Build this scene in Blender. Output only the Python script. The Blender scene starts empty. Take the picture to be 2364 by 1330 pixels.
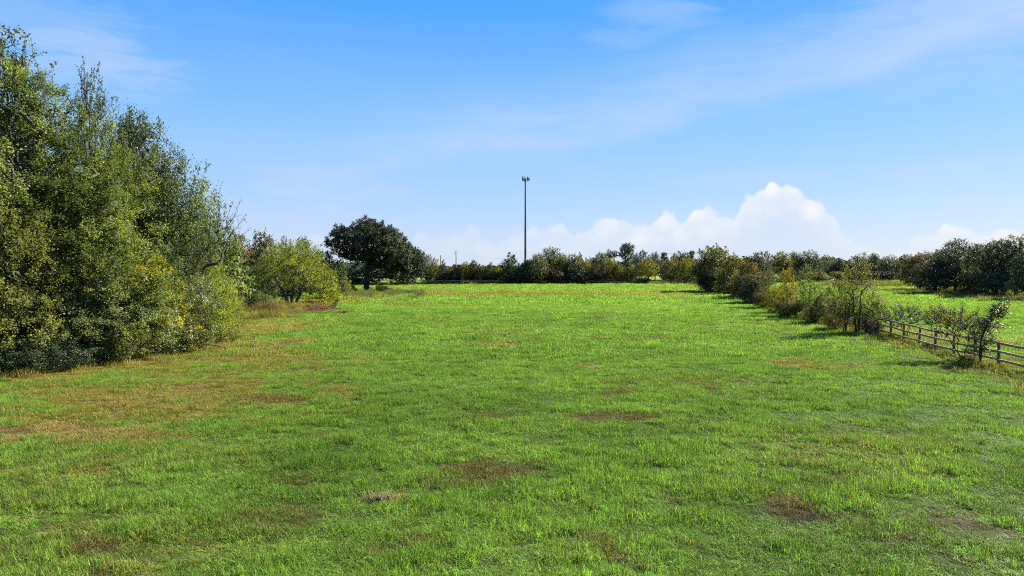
import bpy, math, random
import numpy as np
from mathutils import Vector, Matrix

R = math.radians
scene = bpy.context.scene
COL = scene.collection

# ------------------------------------------------------------------ camera
FPX = 24.0 / 36.0 * 2364.0          # focal length in photograph pixels
HOR = 620.0                          # row of the horizon
EYE = 5.0                            # drone height
cam_d = bpy.data.cameras.new('camera'); cam_d.lens = 24; cam_d.sensor_width = 36
cam_d.clip_start = 0.1; cam_d.clip_end = 12000
cam = bpy.data.objects.new('camera', cam_d); COL.objects.link(cam)
cam.location = (0, 0, EYE)
cam.rotation_euler = (R(90) - math.atan((665 - HOR) / FPX), R(0.12), 0)
scene.camera = cam

# ------------------------------------------------------------------ light
SUN_EL, SUN_AZ = R(35), R(62)        # azimuth clockwise from the view direction (+y)
sun_d = bpy.data.lights.new('sun', 'SUN'); sun_d.energy = 5.0; sun_d.angle = R(0.53)
sun_d.color = (1.0, 0.93, 0.80)
sun = bpy.data.objects.new('sun', sun_d); COL.objects.link(sun)
sdir = Vector((math.sin(SUN_AZ) * math.cos(SUN_EL), math.cos(SUN_AZ) * math.cos(SUN_EL), math.sin(SUN_EL)))
sun.rotation_euler = sdir.to_track_quat('Z', 'Y').to_euler()
sun.location = (60, 40, 80)

scene.view_settings.view_transform = 'Standard'
scene.view_settings.look = 'None'
scene.view_settings.exposure = 1.8
scene.view_settings.gamma = 1.0
scene.view_settings.use_curve_mapping = False

world = bpy.data.worlds.new('World'); scene.world = world; world.use_nodes = True
scene.cycles.max_bounces = 6; scene.cycles.transmission_bounces = 4
scene.cycles.transparent_max_bounces = 4
scene.cycles.use_denoising = False
scene.cycles.filter_width = 1.0
WN = world.node_tree


class NB:
    """small helper that wires shader nodes"""
    def __init__(s, nt): s.nt = nt
    def n(s, t, **kw):
        x = s.nt.nodes.new(t)
        for k, v in kw.items(): setattr(x, k, v)
        return x
    def put(s, sock, v):
        if isinstance(v, bpy.types.NodeSocket): s.nt.links.new(v, sock)
        elif isinstance(v, (tuple, list)) and len(v) == 3 and sock.type == 'RGBA': sock.default_value = (*v, 1)
        else: sock.default_value = v
    def m(s, op, a, b=None, c=None, clamp=False):
        x = s.n('ShaderNodeMath', operation=op, use_clamp=clamp)
        s.put(x.inputs[0], a)
        if b is not None: s.put(x.inputs[1], b)
        if c is not None: s.put(x.inputs[2], c)
        return x.outputs[0]
    def ss(s, v, a, b, lo=0.0, hi=1.0):
        x = s.n('ShaderNodeMapRange', interpolation_type='SMOOTHSTEP')
        s.put(x.inputs[0], v); s.put(x.inputs[1], a); s.put(x.inputs[2], b); s.put(x.inputs[3], lo); s.put(x.inputs[4], hi)
        return x.outputs[0]
    def mix(s, f, a, b, blend='MIX'):
        x = s.n('ShaderNodeMix', data_type='RGBA', blend_type=blend)
        s.put(x.inputs[0], f); s.put(x.inputs[6], a); s.put(x.inputs[7], b)
        return x.outputs[2]
    def xyz(s, x, y, z=0.0):
        c = s.n('ShaderNodeCombineXYZ')
        s.put(c.inputs[0], x); s.put(c.inputs[1], y); s.put(c.inputs[2], z)
        return c.outputs[0]
    def noise(s, vec, scale, detail=4.0, rough=0.55, dist=0.0):
        x = s.n('ShaderNodeTexNoise')
        s.put(x.inputs['Vector'], vec); x.inputs['Scale'].default_value = scale
        x.inputs['Detail'].default_value = detail; x.inputs['Roughness'].default_value = rough
        x.inputs['Distortion'].default_value = dist
        return x.outputs[0]
    def curve(s, v, pts):
        x = s.n('ShaderNodeFloatCurve')
        c = x.mapping.curves[0]
        while len(c.points) > 2: c.points.remove(c.points[1])
        pts = sorted(pts)
        c.points[0].location = pts[0]; c.points[1].location = pts[-1]
        for p in pts[1:-1]: c.points.new(*p)
        for p in c.points: p.handle_type = 'AUTO_CLAMPED'
        x.mapping.use_clip = False
        x.mapping.update()
        x.inputs['Factor'].default_value = 1.0
        s.put(x.inputs['Value'], v)
        return x.outputs[0]


def build_sky():
    nt = WN; nt.nodes.clear(); b = NB(nt)
    out = b.n('ShaderNodeOutputWorld'); bg = b.n('ShaderNodeBackground')
    nt.links.new(bg.outputs[0], out.inputs[0])
    sky = b.n('ShaderNodeTexSky', sky_type='NISHITA')
    sky.sun_disc = False; sky.sun_elevation = SUN_EL; sky.sun_rotation = SUN_AZ
    sky.altitude = 200; sky.air_density = 1.0; sky.dust_density = 0.6; sky.ozone_density = 2.2
    tc = b.n('ShaderNodeTexCoord')
    sp = b.n('ShaderNodeSeparateXYZ'); nt.links.new(tc.outputs['Generated'], sp.inputs[0])
    X, Y, Z = sp.outputs
    az = b.m('ARCTAN2', X, Y)                    # 0 straight ahead, positive to the right
    el = b.m('ARCSINE', Z)
    hs = b.n('ShaderNodeHueSaturation')
    hs.inputs['Saturation'].default_value = SKY_SAT; hs.inputs['Value'].default_value = SKY_VAL
    hs.inputs['Hue'].default_value = SKY_HUE
    nt.links.new(sky.outputs[0], hs.inputs['Color'])
    col = hs.outputs[0]
    # clear air turns paler towards the horizon all the way round
    gr = b.n('ShaderNodeValToRGB')
    nt.links.new(b.m('DIVIDE', el, 1.6, clamp=True), gr.inputs[0])
    stops = [(0.0, (202, 219, 244)), (.06, (186, 211, 248)), (.19, (148, 200, 253)), (.36, (88, 170, 255)), (.8, (48, 116, 222)), (1.57, (34, 88, 190))]
    e = gr.color_ramp.elements
    while len(e) > 1: e.remove(e[-1])
    for i, (x, c) in enumerate(stops):
        k = e[0] if i == 0 else e.new(x / 1.6)
        k.position = x / 1.6; k.color = (*_lin(c, 1.0), 1)
    air = b.n('ShaderNodeVectorMath', operation='SCALE'); nt.links.new(gr.outputs[0], air.inputs[0]); air.inputs['Scale'].default_value = _K
    col = b.mix(0.90, col, air.outputs[0])
    V = b.xyz(az, el, 0.0)
    # ---- high thin cirrus: stretched streaks, everywhere round the sky
    rot = b.n('ShaderNodeMapping', vector_type='POINT')
    rot.inputs['Rotation'].default_value = (0, 0, R(-10)); rot.inputs['Scale'].default_value = (1.0, 5.0, 1.0)
    nt.links.new(V, rot.inputs[0])
    st = b.noise(rot.outputs[0], 2.3, 5, 0.55, 0.6)
    st2 = b.noise(V, 3.1, 3, 0.5)
    st3 = b.noise(rot.outputs[0], 6.5, 6, 0.62, 1.0)
    cir = b.m('MULTIPLY', b.ss(st, 0.50, 0.80), b.ss(st2, 0.36, 0.62))
    # the long band that rises to the right: crisp lower edge, feathered top
    u = b.m('DIVIDE', b.m('ADD', az, 0.8), 1.6)
    wob = b.m('MULTIPLY', b.m('SUBTRACT', b.noise(V, 5.0, 4, 0.5), 0.5), 0.07)
    low = b.curve(u, [(0, .07), (.30, .13), (.42, .150), (.50, .166), (.55, .168), (.60, .178), (.68, .203), (.76, .226), (.84, .250), (.95, .285), (1, .30)])
    dlt = b.m('ADD', b.m('SUBTRACT', el, low), wob)
    band = b.m('MULTIPLY', b.ss(dlt, -0.008, 0.022), b.ss(dlt, 0.020, 0.13, 1.0, 0.0))
    bstr = b.curve(u, [(0, .15), (.3, .12), (.40, .35), (.50, .8), (.58, .85), (.72, .62), (.9, .75), (1, .5)])
    fib = b.ss(b.m('ADD', b.m('MULTIPLY', b.noise(rot.outputs[0], 4.0, 4, 0.55, 0.4), .5), b.m('MULTIPLY', st3, .5)), 0.30, 0.66, 0.30, 1.0)
    band = b.m('MULTIPLY', b.m('MULTIPLY', band, bstr), fib)
    # milky veils
    def patch(px, py, rx, ry, k):
        a0 = math.atan((px - 1182) / FPX); e0 = math.atan((HOR - py) / FPX * math.cos(a0))
        dx = b.m('DIVIDE', b.m('SUBTRACT', az, a0), rx / FPX)
        dy = b.m('DIVIDE', b.m('SUBTRACT', el, e0), ry / FPX)
        d2 = b.m('ADD', b.m('MULTIPLY', dx, dx), b.m('MULTIPLY', dy, dy))
        d2 = b.m('ADD', d2, b.m('MULTIPLY', b.m('SUBTRACT', st3, 0.5), 4.2))
        return b.m('MULTIPLY', b.m('MULTIPLY', b.ss(d2, -0.3, 1.15, 1.0, 0.0), b.ss(st3, .25, .65, .45, 1.0)), k)
    veil = None
    for p in [(250, 150, 170, 70, .50), (1530, 30, 150, 42, .42), (1430, 95, 90, 26, .25), (760, 430, 190, 70, .45),
              (2300, 60, 400, 130, .42), (2300, 395, 260, 46, .42), (600, 520, 330, 90, .30),
              (1740, 412, 180, 20, .40), (60, 30, 260, 60, .30), (1050, 355, 340, 50, .22)]:
        q = patch(*p); veil = q if veil is None else b.m('ADD', veil, q)
    thin = b.m('ADD', b.m('ADD', b.m('MULTIPLY', cir, 0.22), b.m('MULTIPLY', band, 0.68)), veil, clamp=True)
    thin = b.m('MULTIPLY', thin, b.ss(el, 0.0, 0.05))
    col = b.mix(b.m('MINIMUM', thin, 0.75), col, CIRRUS)
    # ---- distant cumulus along the horizon
    def U(px): return (math.atan((px - 1182) / FPX) + 0.8) / 1.6
    def E(px, py): return math.atan((HOR - py) / FPX * math.cos(math.atan((px - 1182) / FPX)))
    top = [(940, 560), (975, 536), (1010, 540), (1060, 545), (1095, 518), (1120, 548), (1170, 545), (1200, 535), (1235, 524), (1300, 523), (1350, 528),
           (1372, 512), (1440, 502), (1480, 512), (1510, 505), (1545, 485), (1575, 500), (1630, 478), (1672, 490), (1704, 482), (1720, 447), (1755, 437), (1792, 424), (1835, 435), (1865, 450),
           (1890, 466), (1912, 484), (1932, 512), (1965, 548), (1990, 549), (2040, 578), (2085, 566),
           (2120, 540), (2160, 528), (2215, 516), (2265, 528), (2310, 522), (2364, 532)]
    pts = [(0, .045), (.12, .06), (.2, .035), (.30, .05)] + [(U(x), E(x, y)) for x, y in top] + [(.97, .05), (1, .045)]
    tc_ = b.curve(u, pts)
    # outside the modelled sweep an even noise keeps the bank going round the horizon
    per = b.m('ADD', 0.035, b.m('MULTIPLY', b.noise(b.xyz(X, Y, 0), 5.0, 3), 0.05))
    inside = b.ss(b.m('ABSOLUTE', az), 0.70, 0.78, 1.0, 0.0)
    topv = b.m('ADD', b.m('MULTIPLY', tc_, inside), b.m('MULTIPLY', per, b.m('SUBTRACT', 1.0, inside)))
    def vor(scale):
        x = b.n('ShaderNodeTexVoronoi', feature='SMOOTH_F1'); x.inputs['Scale'].default_value = scale; x.inputs['Smoothness'].default_value = .35
        wv = b.n('ShaderNodeVectorMath', operation='ADD'); nt.links.new(V, wv.inputs[0])
        wn = b.n('ShaderNodeTexNoise'); wn.inputs['Scale'].default_value = scale * 1.5; wn.inputs['Detail'].default_value = 2; nt.links.new(V, wn.inputs['Vector'])
        sc = b.n('ShaderNodeVectorMath', operation='SCALE'); nt.links.new(wn.outputs['Color'], sc.inputs[0]); sc.inputs['Scale'].default_value = .35 / scale
        nt.links.new(sc.outputs[0], wv.inputs[1]); nt.links.new(wv.outputs[0], x.inputs['Vector'])
        return x.outputs['Distance']
    v1 = vor(34.0); v2 = vor(78.0)
    bil = b.m('ADD', b.m('MULTIPLY', b.m('SUBTRACT', .42, v1), .020), b.m('MULTIPLY', b.m('SUBTRACT', .42, v2), .008))
    bil = b.m('ADD', bil, b.m('MULTIPLY', b.m('SUBTRACT', b.noise(V, 60.0, 4, 0.6), 0.5), 0.008))
    d = b.m('SUBTRACT', b.m('ADD', topv, bil), el)
    edge = b.ss(d, -0.0016, 0.0060)
    dens = b.curve(u, [(0, .3), (.3, .18), (U(960), .20), (U(1110), .22), (U(1150), .26), (U(1290), .42), (U(1450), .72), (U(1560), .85),
                       (U(1720), .98), (U(1840), 1.0), (U(1885), .80), (U(1925), .52), (U(1975), .30), (U(2060), .30), (U(2160), .78), (U(2300), .85), (1, .5)])
    puff = b.ss(b.m('ADD', b.m('MULTIPLY', b.m('SUBTRACT', .7, v1), .9), b.m('MULTIPLY', b.noise(V, 24.0, 4, 0.6), .4)), 0.18, 0.75)
    fade = b.ss(d, 0.022, 0.086, 1.0, 0.12)                     # bases dissolve into the haze
    cu = b.m('MULTIPLY', b.m('MULTIPLY', edge, dens), b.m('MULTIPLY', fade, b.m('ADD', 0.66, b.m('MULTIPLY', puff, 0.34))))
    shade = b.ss(b.m('ADD', d, b.m('MULTIPLY', b.m('SUBTRACT', puff, 0.5), -0.03)), 0.0, 0.07)
    ccol = b.mix(shade, CLOUD, CLOUD_LOW)
    col = b.mix(b.m('MULTIPLY', cu, 1.0, clamp=True), col, ccol)
    nt.links.new(col, bg.inputs[0]); bg.inputs[1].default_value = SKY_STR


SKY_STR = 0.05
SKY_SAT, SKY_VAL, SKY_HUE = 1.42, 1.38, 0.498
def _lin(c, k=1.0):
    return tuple(((v / 255.0 / 12.92) if v / 255.0 < .04045 else ((v / 255.0 + .055) / 1.055) ** 2.4) * k for v in c)
_K = 1.0 / (SKY_STR * 2 ** scene.view_settings.exposure)
CIRRUS = _lin((206, 222, 251), _K)
CLOUD = _lin((252, 251, 252), _K)
CLOUD_LOW = _lin((222, 230, 246), _K)
build_sky()

# ------------------------------------------------------------------ small helpers
rng = np.random.default_rng(11)


def _hash(ix, iy, seed):
    h = (ix.astype(np.int64) * 374761393 + iy.astype(np.int64) * 668265263 + seed * 974634777) & 0xffffffff
    h = ((h ^ (h >> 13)) * 1274126177) & 0xffffffff
    return ((h ^ (h >> 16)) & 0xffffff) / float(0xffffff)


def vnoise(x, y, seed=0):
    x = np.asarray(x, float); y = np.asarray(y, float)
    ix = np.floor(x); iy = np.floor(y); fx = x - ix; fy = y - iy
    fx = fx * fx * (3 - 2 * fx); fy = fy * fy * (3 - 2 * fy)
    a = _hash(ix, iy, seed); b = _hash(ix + 1, iy, seed); c = _hash(ix, iy + 1, seed); d = _hash(ix + 1, iy + 1, seed)
    return (a * (1 - fx) + b * fx) * (1 - fy) + (c * (1 - fx) + d * fx) * fy


def fbm(x, y, seed=0, octs=4, gain=.5):
    t = 0; a = 1; s = 0
    x = np.asarray(x, float); y = np.asarray(y, float)
    for i in range(octs):
        t = t + a * vnoise(x * 2 ** i + 17.3 * i, y * 2 ** i - 9.1 * i, seed + i); s += a; a *= gain
    return t / s


def sstep(v, a, b):
    t = np.clip((np.asarray(v, float) - a) / (b - a), 0, 1); return t * t * (3 - 2 * t)


def gz(x, y):
    """height of the ground"""
    x = np.asarray(x, float); y = np.asarray(y, float)
    z = (fbm(x / 16, y / 16, 3, 2) - .5) * .30 * sstep(y, 9, 30)
    z = z + (vnoise(x / 5, y / 5, 5) - .5) * .10
    far = sstep(y, 226, 330)
    z = z * (1 - far) + far * (3.0 + 1.2 * (fbm(x / 90, y / 90, 8, 2) - .5)) * (1 - sstep(y, 420, 900))
    return z


def G(px, py):
    """ground point seen at a photograph pixel"""
    d = EYE * FPX / (py - HOR)
    return (px - 1182) / FPX * d, d


def tag(o, label=None, cat=None, group=None, kind=None):
    if label: o['label'] = label
    if cat: o['category'] = cat
    if group: o['group'] = group
    if kind: o['kind'] = kind
    return o


def link(name, data, parent=None, loc=None):
    o = bpy.data.objects.new(name, data); COL.objects.link(o)
    if parent is not None: o.parent = parent
    if loc is not None: o.location = loc
    return o


def np_mesh(name, verts, faces, mat, attrs=None, smooth=False):
    """faces: list of (n, k) int arrays"""
    me = bpy.data.meshes.new(name)
    verts = np.asarray(verts, np.float32)
    me.vertices.add(len(verts)); me.vertices.foreach_set('co', verts.ravel())
    li = np.concatenate([f.ravel() for f in faces]).astype(np.int32)
    sizes = np.concatenate([np.full(len(f), f.shape[1], np.int32) for f in faces])
    starts = np.concatenate([[0], np.cumsum(sizes)[:-1]]).astype(np.int32)
    me.loops.add(len(li)); me.loops.foreach_set('vertex_index', li)
    me.polygons.add(len(sizes)); me.polygons.foreach_set('loop_start', starts)
    if smooth: me.polygons.foreach_set('use_smooth', np.ones(len(sizes), bool))
    me.update(calc_edges=True)
    for nm, (typ, dom, arr) in (attrs or {}).items():
        a = me.attributes.new(nm, typ, dom)
        a.data.foreach_set('value' if typ == 'FLOAT' else 'color' if 'COLOR' in typ else 'vector', np.asarray(arr, np.float32).ravel())
    if mat: me.materials.append(mat)
    return me


def tube_arrays(paths, base=0):
    """paths: list of (pts, radii, sides) -> verts, quad faces"""
    V = []; F = []; n0 = base
    for pts, rad, k in paths:
        pts = np.asarray(pts, float); n = len(pts)
        if n < 2: continue
        tan = np.gradient(pts, axis=0); tan /= (np.linalg.norm(tan, axis=1, keepdims=True) + 1e-9)
        ref = np.array([0.0, 0, 1]) if abs(tan[:, 2]).mean() < .85 else np.array([1.0, 0, 0])
        a = np.cross(tan, ref); a /= (np.linalg.norm(a, axis=1, keepdims=True) + 1e-9)
        b = np.cross(tan, a)
        th = np.arange(k) * 2 * math.pi / k
        ring = a[:, None, :] * np.cos(th)[None, :, None] + b[:, None, :] * np.sin(th)[None, :, None]
        v = pts[:, None, :] + ring * np.asarray(rad, float)[:, None, None]
        V.append(v.reshape(-1, 3))
        i = np.arange(n - 1)[:, None] * k; j = np.arange(k)[None, :]; j2 = (j + 1) % k
        F.append((np.stack([i + j, i + j2, i + k + j2, i + k + j], -1) + n0).reshape(-1, 4))
        n0 += n * k
    return np.concatenate(V), np.concatenate(F)


def box_arrays(c, s, base=0, ax=None):
    """axis boxes with optional 3x3 axes"""
    q = np.array([[-1, -1, -1], [1, -1, -1], [1, 1, -1], [-1, 1, -1], [-1, -1, 1], [1, -1, 1], [1, 1, 1], [-1, 1, 1]], float) * np.asarray(s, float) / 2
    if ax is not None: q = q @ np.asarray(ax, float)
    f = np.array([[0, 3, 2, 1], [4, 5, 6, 7], [0, 1, 5, 4], [1, 2, 6, 5], [2, 3, 7, 6], [3, 0, 4, 7]]) + base
    return q + np.asarray(c, float), f


# ------------------------------------------------------------------ materials
def new_mat(name):
    m = bpy.data.materials.new(name); m.use_nodes = True; m.node_tree.nodes.clear()
    return m, NB(m.node_tree)


def leaf_mat(name, dark, mid, bright, trans=.40, gloss=.28, rough=.50, tcol=None, var=.35):
    """leaves: colour runs from dark through mid to bright leaf by leaf and tree by tree"""
    m, b = new_mat(name); nt = m.node_tree
    out = b.n('ShaderNodeOutputMaterial')
    at = b.n('ShaderNodeAttribute', attribute_name='tint')
    oi = b.n('ShaderNodeObjectInfo')
    geo = b.n('ShaderNodeTexCoord')
    big = b.noise(geo.outputs['Object'], .55, 2, .5)
    t = b.m('ADD', at.outputs['Fac'], b.m('MULTIPLY', b.m('SUBTRACT', big, .5), .9))
    t = b.m('ADD', t, b.m('MULTIPLY', b.m('SUBTRACT', oi.outputs['Random'], .5), var), clamp=True)
    rp = b.n('ShaderNodeValToRGB'); nt.links.new(t, rp.inputs[0])
    e = rp.color_ramp.elements
    e[0].position = .08; e[0].color = (*dark, 1); e[1].position = .92; e[1].color = (*bright, 1)
    x = e.new(.5); x.color = (*mid, 1)
    pb = b.n('ShaderNodeBsdfPrincipled')
    nt.links.new(rp.outputs[0], pb.inputs['Base Color'])
    pb.inputs['Roughness'].default_value = rough + .14; pb.inputs['Specular IOR Level'].default_value = gloss * .42
    tr = b.n('ShaderNodeBsdfTranslucent')
    tc = b.mix(1.0, rp.outputs[0], tcol or (1.7, 1.75, .6), 'MULTIPLY')
    nt.links.new(tc, tr.inputs[0])
    mx = b.n('ShaderNodeMixShader'); mx.inputs[0].default_value = trans
    nt.links.new(pb.outputs[0], mx.inputs[1]); nt.links.new(tr.outputs[0], mx.inputs[2])
    nt.links.new(mx.outputs[0], out.inputs[0])
    return m


def rough_mat(name, c1, c2, scale=3.0, stretch=(1, 1, 1), rough=.85, bump=.4, metal=0.0, spec=.3):
    m, b = new_mat(name); nt = m.node_tree
    out = b.n('ShaderNodeOutputMaterial'); pb = b.n('ShaderNodeBsdfPrincipled')
    tc = b.n('ShaderNodeTexCoord'); mp = b.n('ShaderNodeMapping'); mp.inputs['Scale'].default_value = stretch
    nt.links.new(tc.outputs['Object'], mp.inputs[0])
    f = b.noise(mp.outputs[0], scale, 5, .6)
    oi = b.n('ShaderNodeObjectInfo')
    f2 = b.m('ADD', b.ss(f, .3, .7), b.m('MULTIPLY', b.m('SUBTRACT', oi.outputs['Random'], .5), .6), clamp=True)
    nt.links.new(b.mix(f2, c1, c2), pb.inputs['Base Color'])
    pb.inputs['Roughness'].default_value = rough; pb.inputs['Metallic'].default_value = metal
    pb.inputs['Specular IOR Level'].default_value = spec
    bp = b.n('ShaderNodeBump'); bp.inputs['Strength'].default_value = bump; bp.inputs['Distance'].default_value = .03
    nt.links.new(f, bp.inputs['Height']); nt.links.new(bp.outputs[0], pb.inputs['Normal'])
    nt.links.new(pb.outputs[0], out.inputs[0])
    return m


M = {}
M['bark'] = rough_mat('bark', (.050, .040, .032), (.13, .108, .088), 6, (1, 1, .25))
M['bark_dark'] = rough_mat('bark_dark', (.028, .024, .022), (.07, .058, .05), 6, (1, 1, .25))
M['bark_grey'] = rough_mat('bark_grey', (.09, .08, .07), (.20, .18, .155), 6, (1, 1, .25))
M['wood'] = rough_mat('weathered_wood', (.19, .112, .060), (.46, .31, .18), 4, (6, 6, 1), .8, .3)
M['post'] = rough_mat('post_wood', (.06, .042, .03), (.16, .115, .08), 5, (5, 5, 1), .85, .4)
M['steel'] = rough_mat('galvanised_steel', (.030, .050, .060), (.050, .075, .085), .8, (1, 1, .2), .6, .05, 0.0, .2)
M['panel'] = rough_mat('antenna_panel', (.05, .06, .07), (.09, .10, .115), 2, (1, 1, 1), .5, .02)
M['pole'] = rough_mat('pole_wood', (.10, .085, .07), (.20, .175, .15), 3, (4, 4, .4), .85, .2)
M['white'] = rough_mat('white_paint', (.72, .73, .74), (.84, .84, .83), 2, (1, 1, 1), .45, .05)
M['rubber'] = rough_mat('rubber', (.02, .02, .02), (.04, .04, .04), 5)
M['cable'] = rough_mat('cable', (.10, .10, .11), (.16, .16, .17), 2)
#                      dark                 mid                  bright
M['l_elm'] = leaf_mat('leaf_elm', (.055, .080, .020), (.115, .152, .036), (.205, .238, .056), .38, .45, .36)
M['l_oak_and_shade'] = leaf_mat('leaf_oak_and_shade', (0.030, 0.048, 0.023), (0.063, 0.090, 0.039), (0.115, 0.144, 0.057), .25, .6, .34)  # oak leaves; also paints shade into inner elms and low left bushes
M['l_olive'] = leaf_mat('leaf_olive', (.052, .070, .018), (.118, .138, .032), (.205, .205, .044), .38, .4, .4)
M['l_privet'] = leaf_mat('leaf_privet', (0.052, 0.076, 0.030), (0.109, 0.144, 0.053), (0.230, 0.253, 0.098), .25, .75, .32)
M['l_yellow'] = leaf_mat('leaf_yellow', (0.098, 0.111, 0.016), (0.247, 0.247, 0.026), (0.429, 0.364, 0.033), .45, .3, .45)
M['l_mesq'] = leaf_mat('leaf_mesquite', (.095, .130, .020), (.20, .235, .030), (.33, .33, .04), .45, .2, .5)
M['l_big'] = leaf_mat('leaf_big_oak', (.014, .024, .011), (.028, .044, .018), (.064, .076, .034), .14, .22, .5, (1.2, 1.2, .6))
M['l_cedar'] = leaf_mat('leaf_cedar', (.026, .046, .028), (.046, .074, .038), (.09, .112, .042), .16, .2, .55)
M['l_far'] = leaf_mat('leaf_far', (.048, .060, .026), (.098, .112, .040), (.20, .19, .045), .34, .3, .45, None, .6)
M['l_fardark'] = leaf_mat('leaf_far_dark', (.030, .046, .034), (.055, .074, .046), (.105, .118, .055), .22, .3, .45, None, .5)  # lifted and blued: sky fill in the shade is put into the colour
M['l_faryel'] = leaf_mat('leaf_far_yellow', (0.075, 0.080, 0.015), (0.171, 0.160, 0.021), (0.320, 0.256, 0.027), .40, .3, .45, None, .4)
M['l_brown'] = leaf_mat('leaf_brown', (0.055, 0.044, 0.022), (0.121, 0.090, 0.033), (0.220, 0.160, 0.044), .34, .25, .5)
M['l_maroon'] = leaf_mat('leaf_maroon', (0.040, 0.029, 0.026), (0.082, 0.060, 0.044), (0.158, 0.126, 0.053), .25, .25, .5)
M['l_orange'] = leaf_mat('leaf_orange', (.10, .08, .016), (.22, .160, .022), (.35, .235, .028), .42, .25, .45)
M['l_hedge'] = leaf_mat('leaf_hedge', (.052, .062, .018), (.115, .120, .026), (.215, .195, .034), .36, .35, .42)
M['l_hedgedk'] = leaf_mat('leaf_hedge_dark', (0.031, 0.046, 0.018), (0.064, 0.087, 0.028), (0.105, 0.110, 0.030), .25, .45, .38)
M['l_grove'] = leaf_mat('leaf_grove', (.032, .046, .034), (.060, .076, .046), (.135, .140, .068), .24, .35, .42, None, .5)  # leaf colour carries the blue fill light of the shaded crowns
M['l_weed'] = leaf_mat('leaf_weed', (0.050, 0.066, 0.020), (0.121, 0.127, 0.028), (0.253, 0.231, 0.055), .3, .35, .45)

# ------------------------------------------------------------------ ground
# dry and bare places of the pasture: (px, py, rx, ry in photograph pixels, kind, strength)
PATCH = [(260, 940, 460, 95, 'ochre', .75), (470, 840, 380, 55, 'ochre', .62), (150, 1010, 260, 40, 'tan', .5), (1260, 679, 420, 7, 'ochre', .55), (2150, 1240, 240, 50, 'brown', .25),
         (40, 1000, 190, 26, 'tan', 1.0), (180, 985, 260, 20, 'tan', .55), (420, 908, 80, 12, 'tan', 1.0), (330, 930, 240, 16, 'tan', .6), (250, 1095, 150, 38, 'ochre', 1.0),
         (150, 905, 240, 34, 'ochre', .75), (360, 845, 200, 14, 'straw', .7), (640, 800, 150, 18, 'tan', .60), (600, 830, 200, 12, 'tan', .5), (620, 925, 60, 10, 'brown', .7), (700, 1005, 60, 12, 'brown', .5),
         (300, 1235, 42, 18, 'brown', .9), (70, 1255, 60, 14, 'brown', .5), (880, 1150, 34, 16, 'straw', .9), (680, 1200, 90, 30, 'brown', .55), (660, 1125, 60, 14, 'brown', .5),
         (1125, 1080, 95, 34, 'brown', .95), (1060, 1130, 120, 24, 'brown', .55), (1165, 968, 90, 16, 'brown', .7), (1430, 975, 80, 20, 'brown', .85), (1420, 900, 40, 18, 'brown', .6),
         (1640, 905, 36, 8, 'brown', .7), (1370, 845, 34, 6, 'tan', .7), (1840, 840, 70, 10, 'ochre', .75), (1930, 850, 130, 14, 'ochre', .5), (1745, 802, 60, 5, 'brown', .5),
         (1900, 1212, 95, 30, 'bare', 1.0), (1860, 1190, 60, 20, 'brown', .8), (1985, 1245, 50, 12, 'bare', .8), (2230, 1212, 120, 26, 'brown', .75), (2150, 1270, 60, 16, 'brown', .6), (2270, 1310, 110, 16, 'brown', .5),
         (1330, 1290, 110, 36, 'brown', .7), (1310, 1322, 70, 16, 'straw', .7), (950, 1255, 50, 12, 'brown', .6), (1490, 1130, 60, 12, 'brown', .55), (1540, 1245, 40, 10, 'brown', .6),
         (830, 830, 60, 14, 'tan', .5), (1000, 740, 80, 5, 'tan', .4), (1370, 735, 60, 5, 'brown', .7), (1170, 798, 60, 8, 'tan', .65), (1110, 690, 40, 2, 'brown', .4),
         (1030, 679, 110, 4, 'orange', 1.0), (1180, 678, 160, 4, 'ochre', .7), (1450, 680, 160, 5, 'orange', .75), (1560, 668, 70, 3, 'ochre', .6), (900, 662, 140, 4, 'straw', .5), (1000, 662, 200, 3, 'straw', .4),
         (2300, 790, 120, 20, 'ochre', .75), (2200, 735, 40, 5, 'ochre', .6), (2130, 770, 60, 14, 'ochre', .8), (2060, 672, 80, 5, 'ochre', .8), (2100, 690, 80, 3, 'ochre', .5), (2250, 760, 60, 8, 'brown', .5),
         (620, 755, 150, 22, 'straw', .9), (530, 790, 90, 20, 'straw', .6), (800, 690, 90, 14, 'straw', .6), (960, 705, 60, 4, 'ochre', .5), (1080, 705, 60, 3, 'ochre', .4), (870, 690, 80, 5, 'straw', .5),
         (60, 872, 200, 10, 'straw', .9), (2250, 865, 130, 12, 'brown', .7), (2330, 900, 80, 14, 'brown', .6), (2120, 830, 60, 12, 'brown', .6), (1960, 800, 60, 10, 'brown', .5)]
PC = {'tan': (.28, .210, .075), 'ochre': (.235, .195, .042), 'straw': (.27, .225, .055), 'brown': (.130, .102, .036), 'bare': (.052, .036, .026), 'orange': (.26, .185, .060)}
GREEN = np.array([(.070, .145, .020), (.132, .240, .032), (.200, .318, .052)])


def fence_x(y): return 24.3 + .18 * (y - 34.1)


def wood_edge(y):
    """x of the edge of the left-hand wood at a distance y"""
    return np.interp(y, [0, 20, 31, 37, 42, 48, 66, 85, 110, 150, 200], [-30, -28, -24.5, -21.0, -19.6, -22.5, -28, -24.5, -34, -44, -70])


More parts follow.
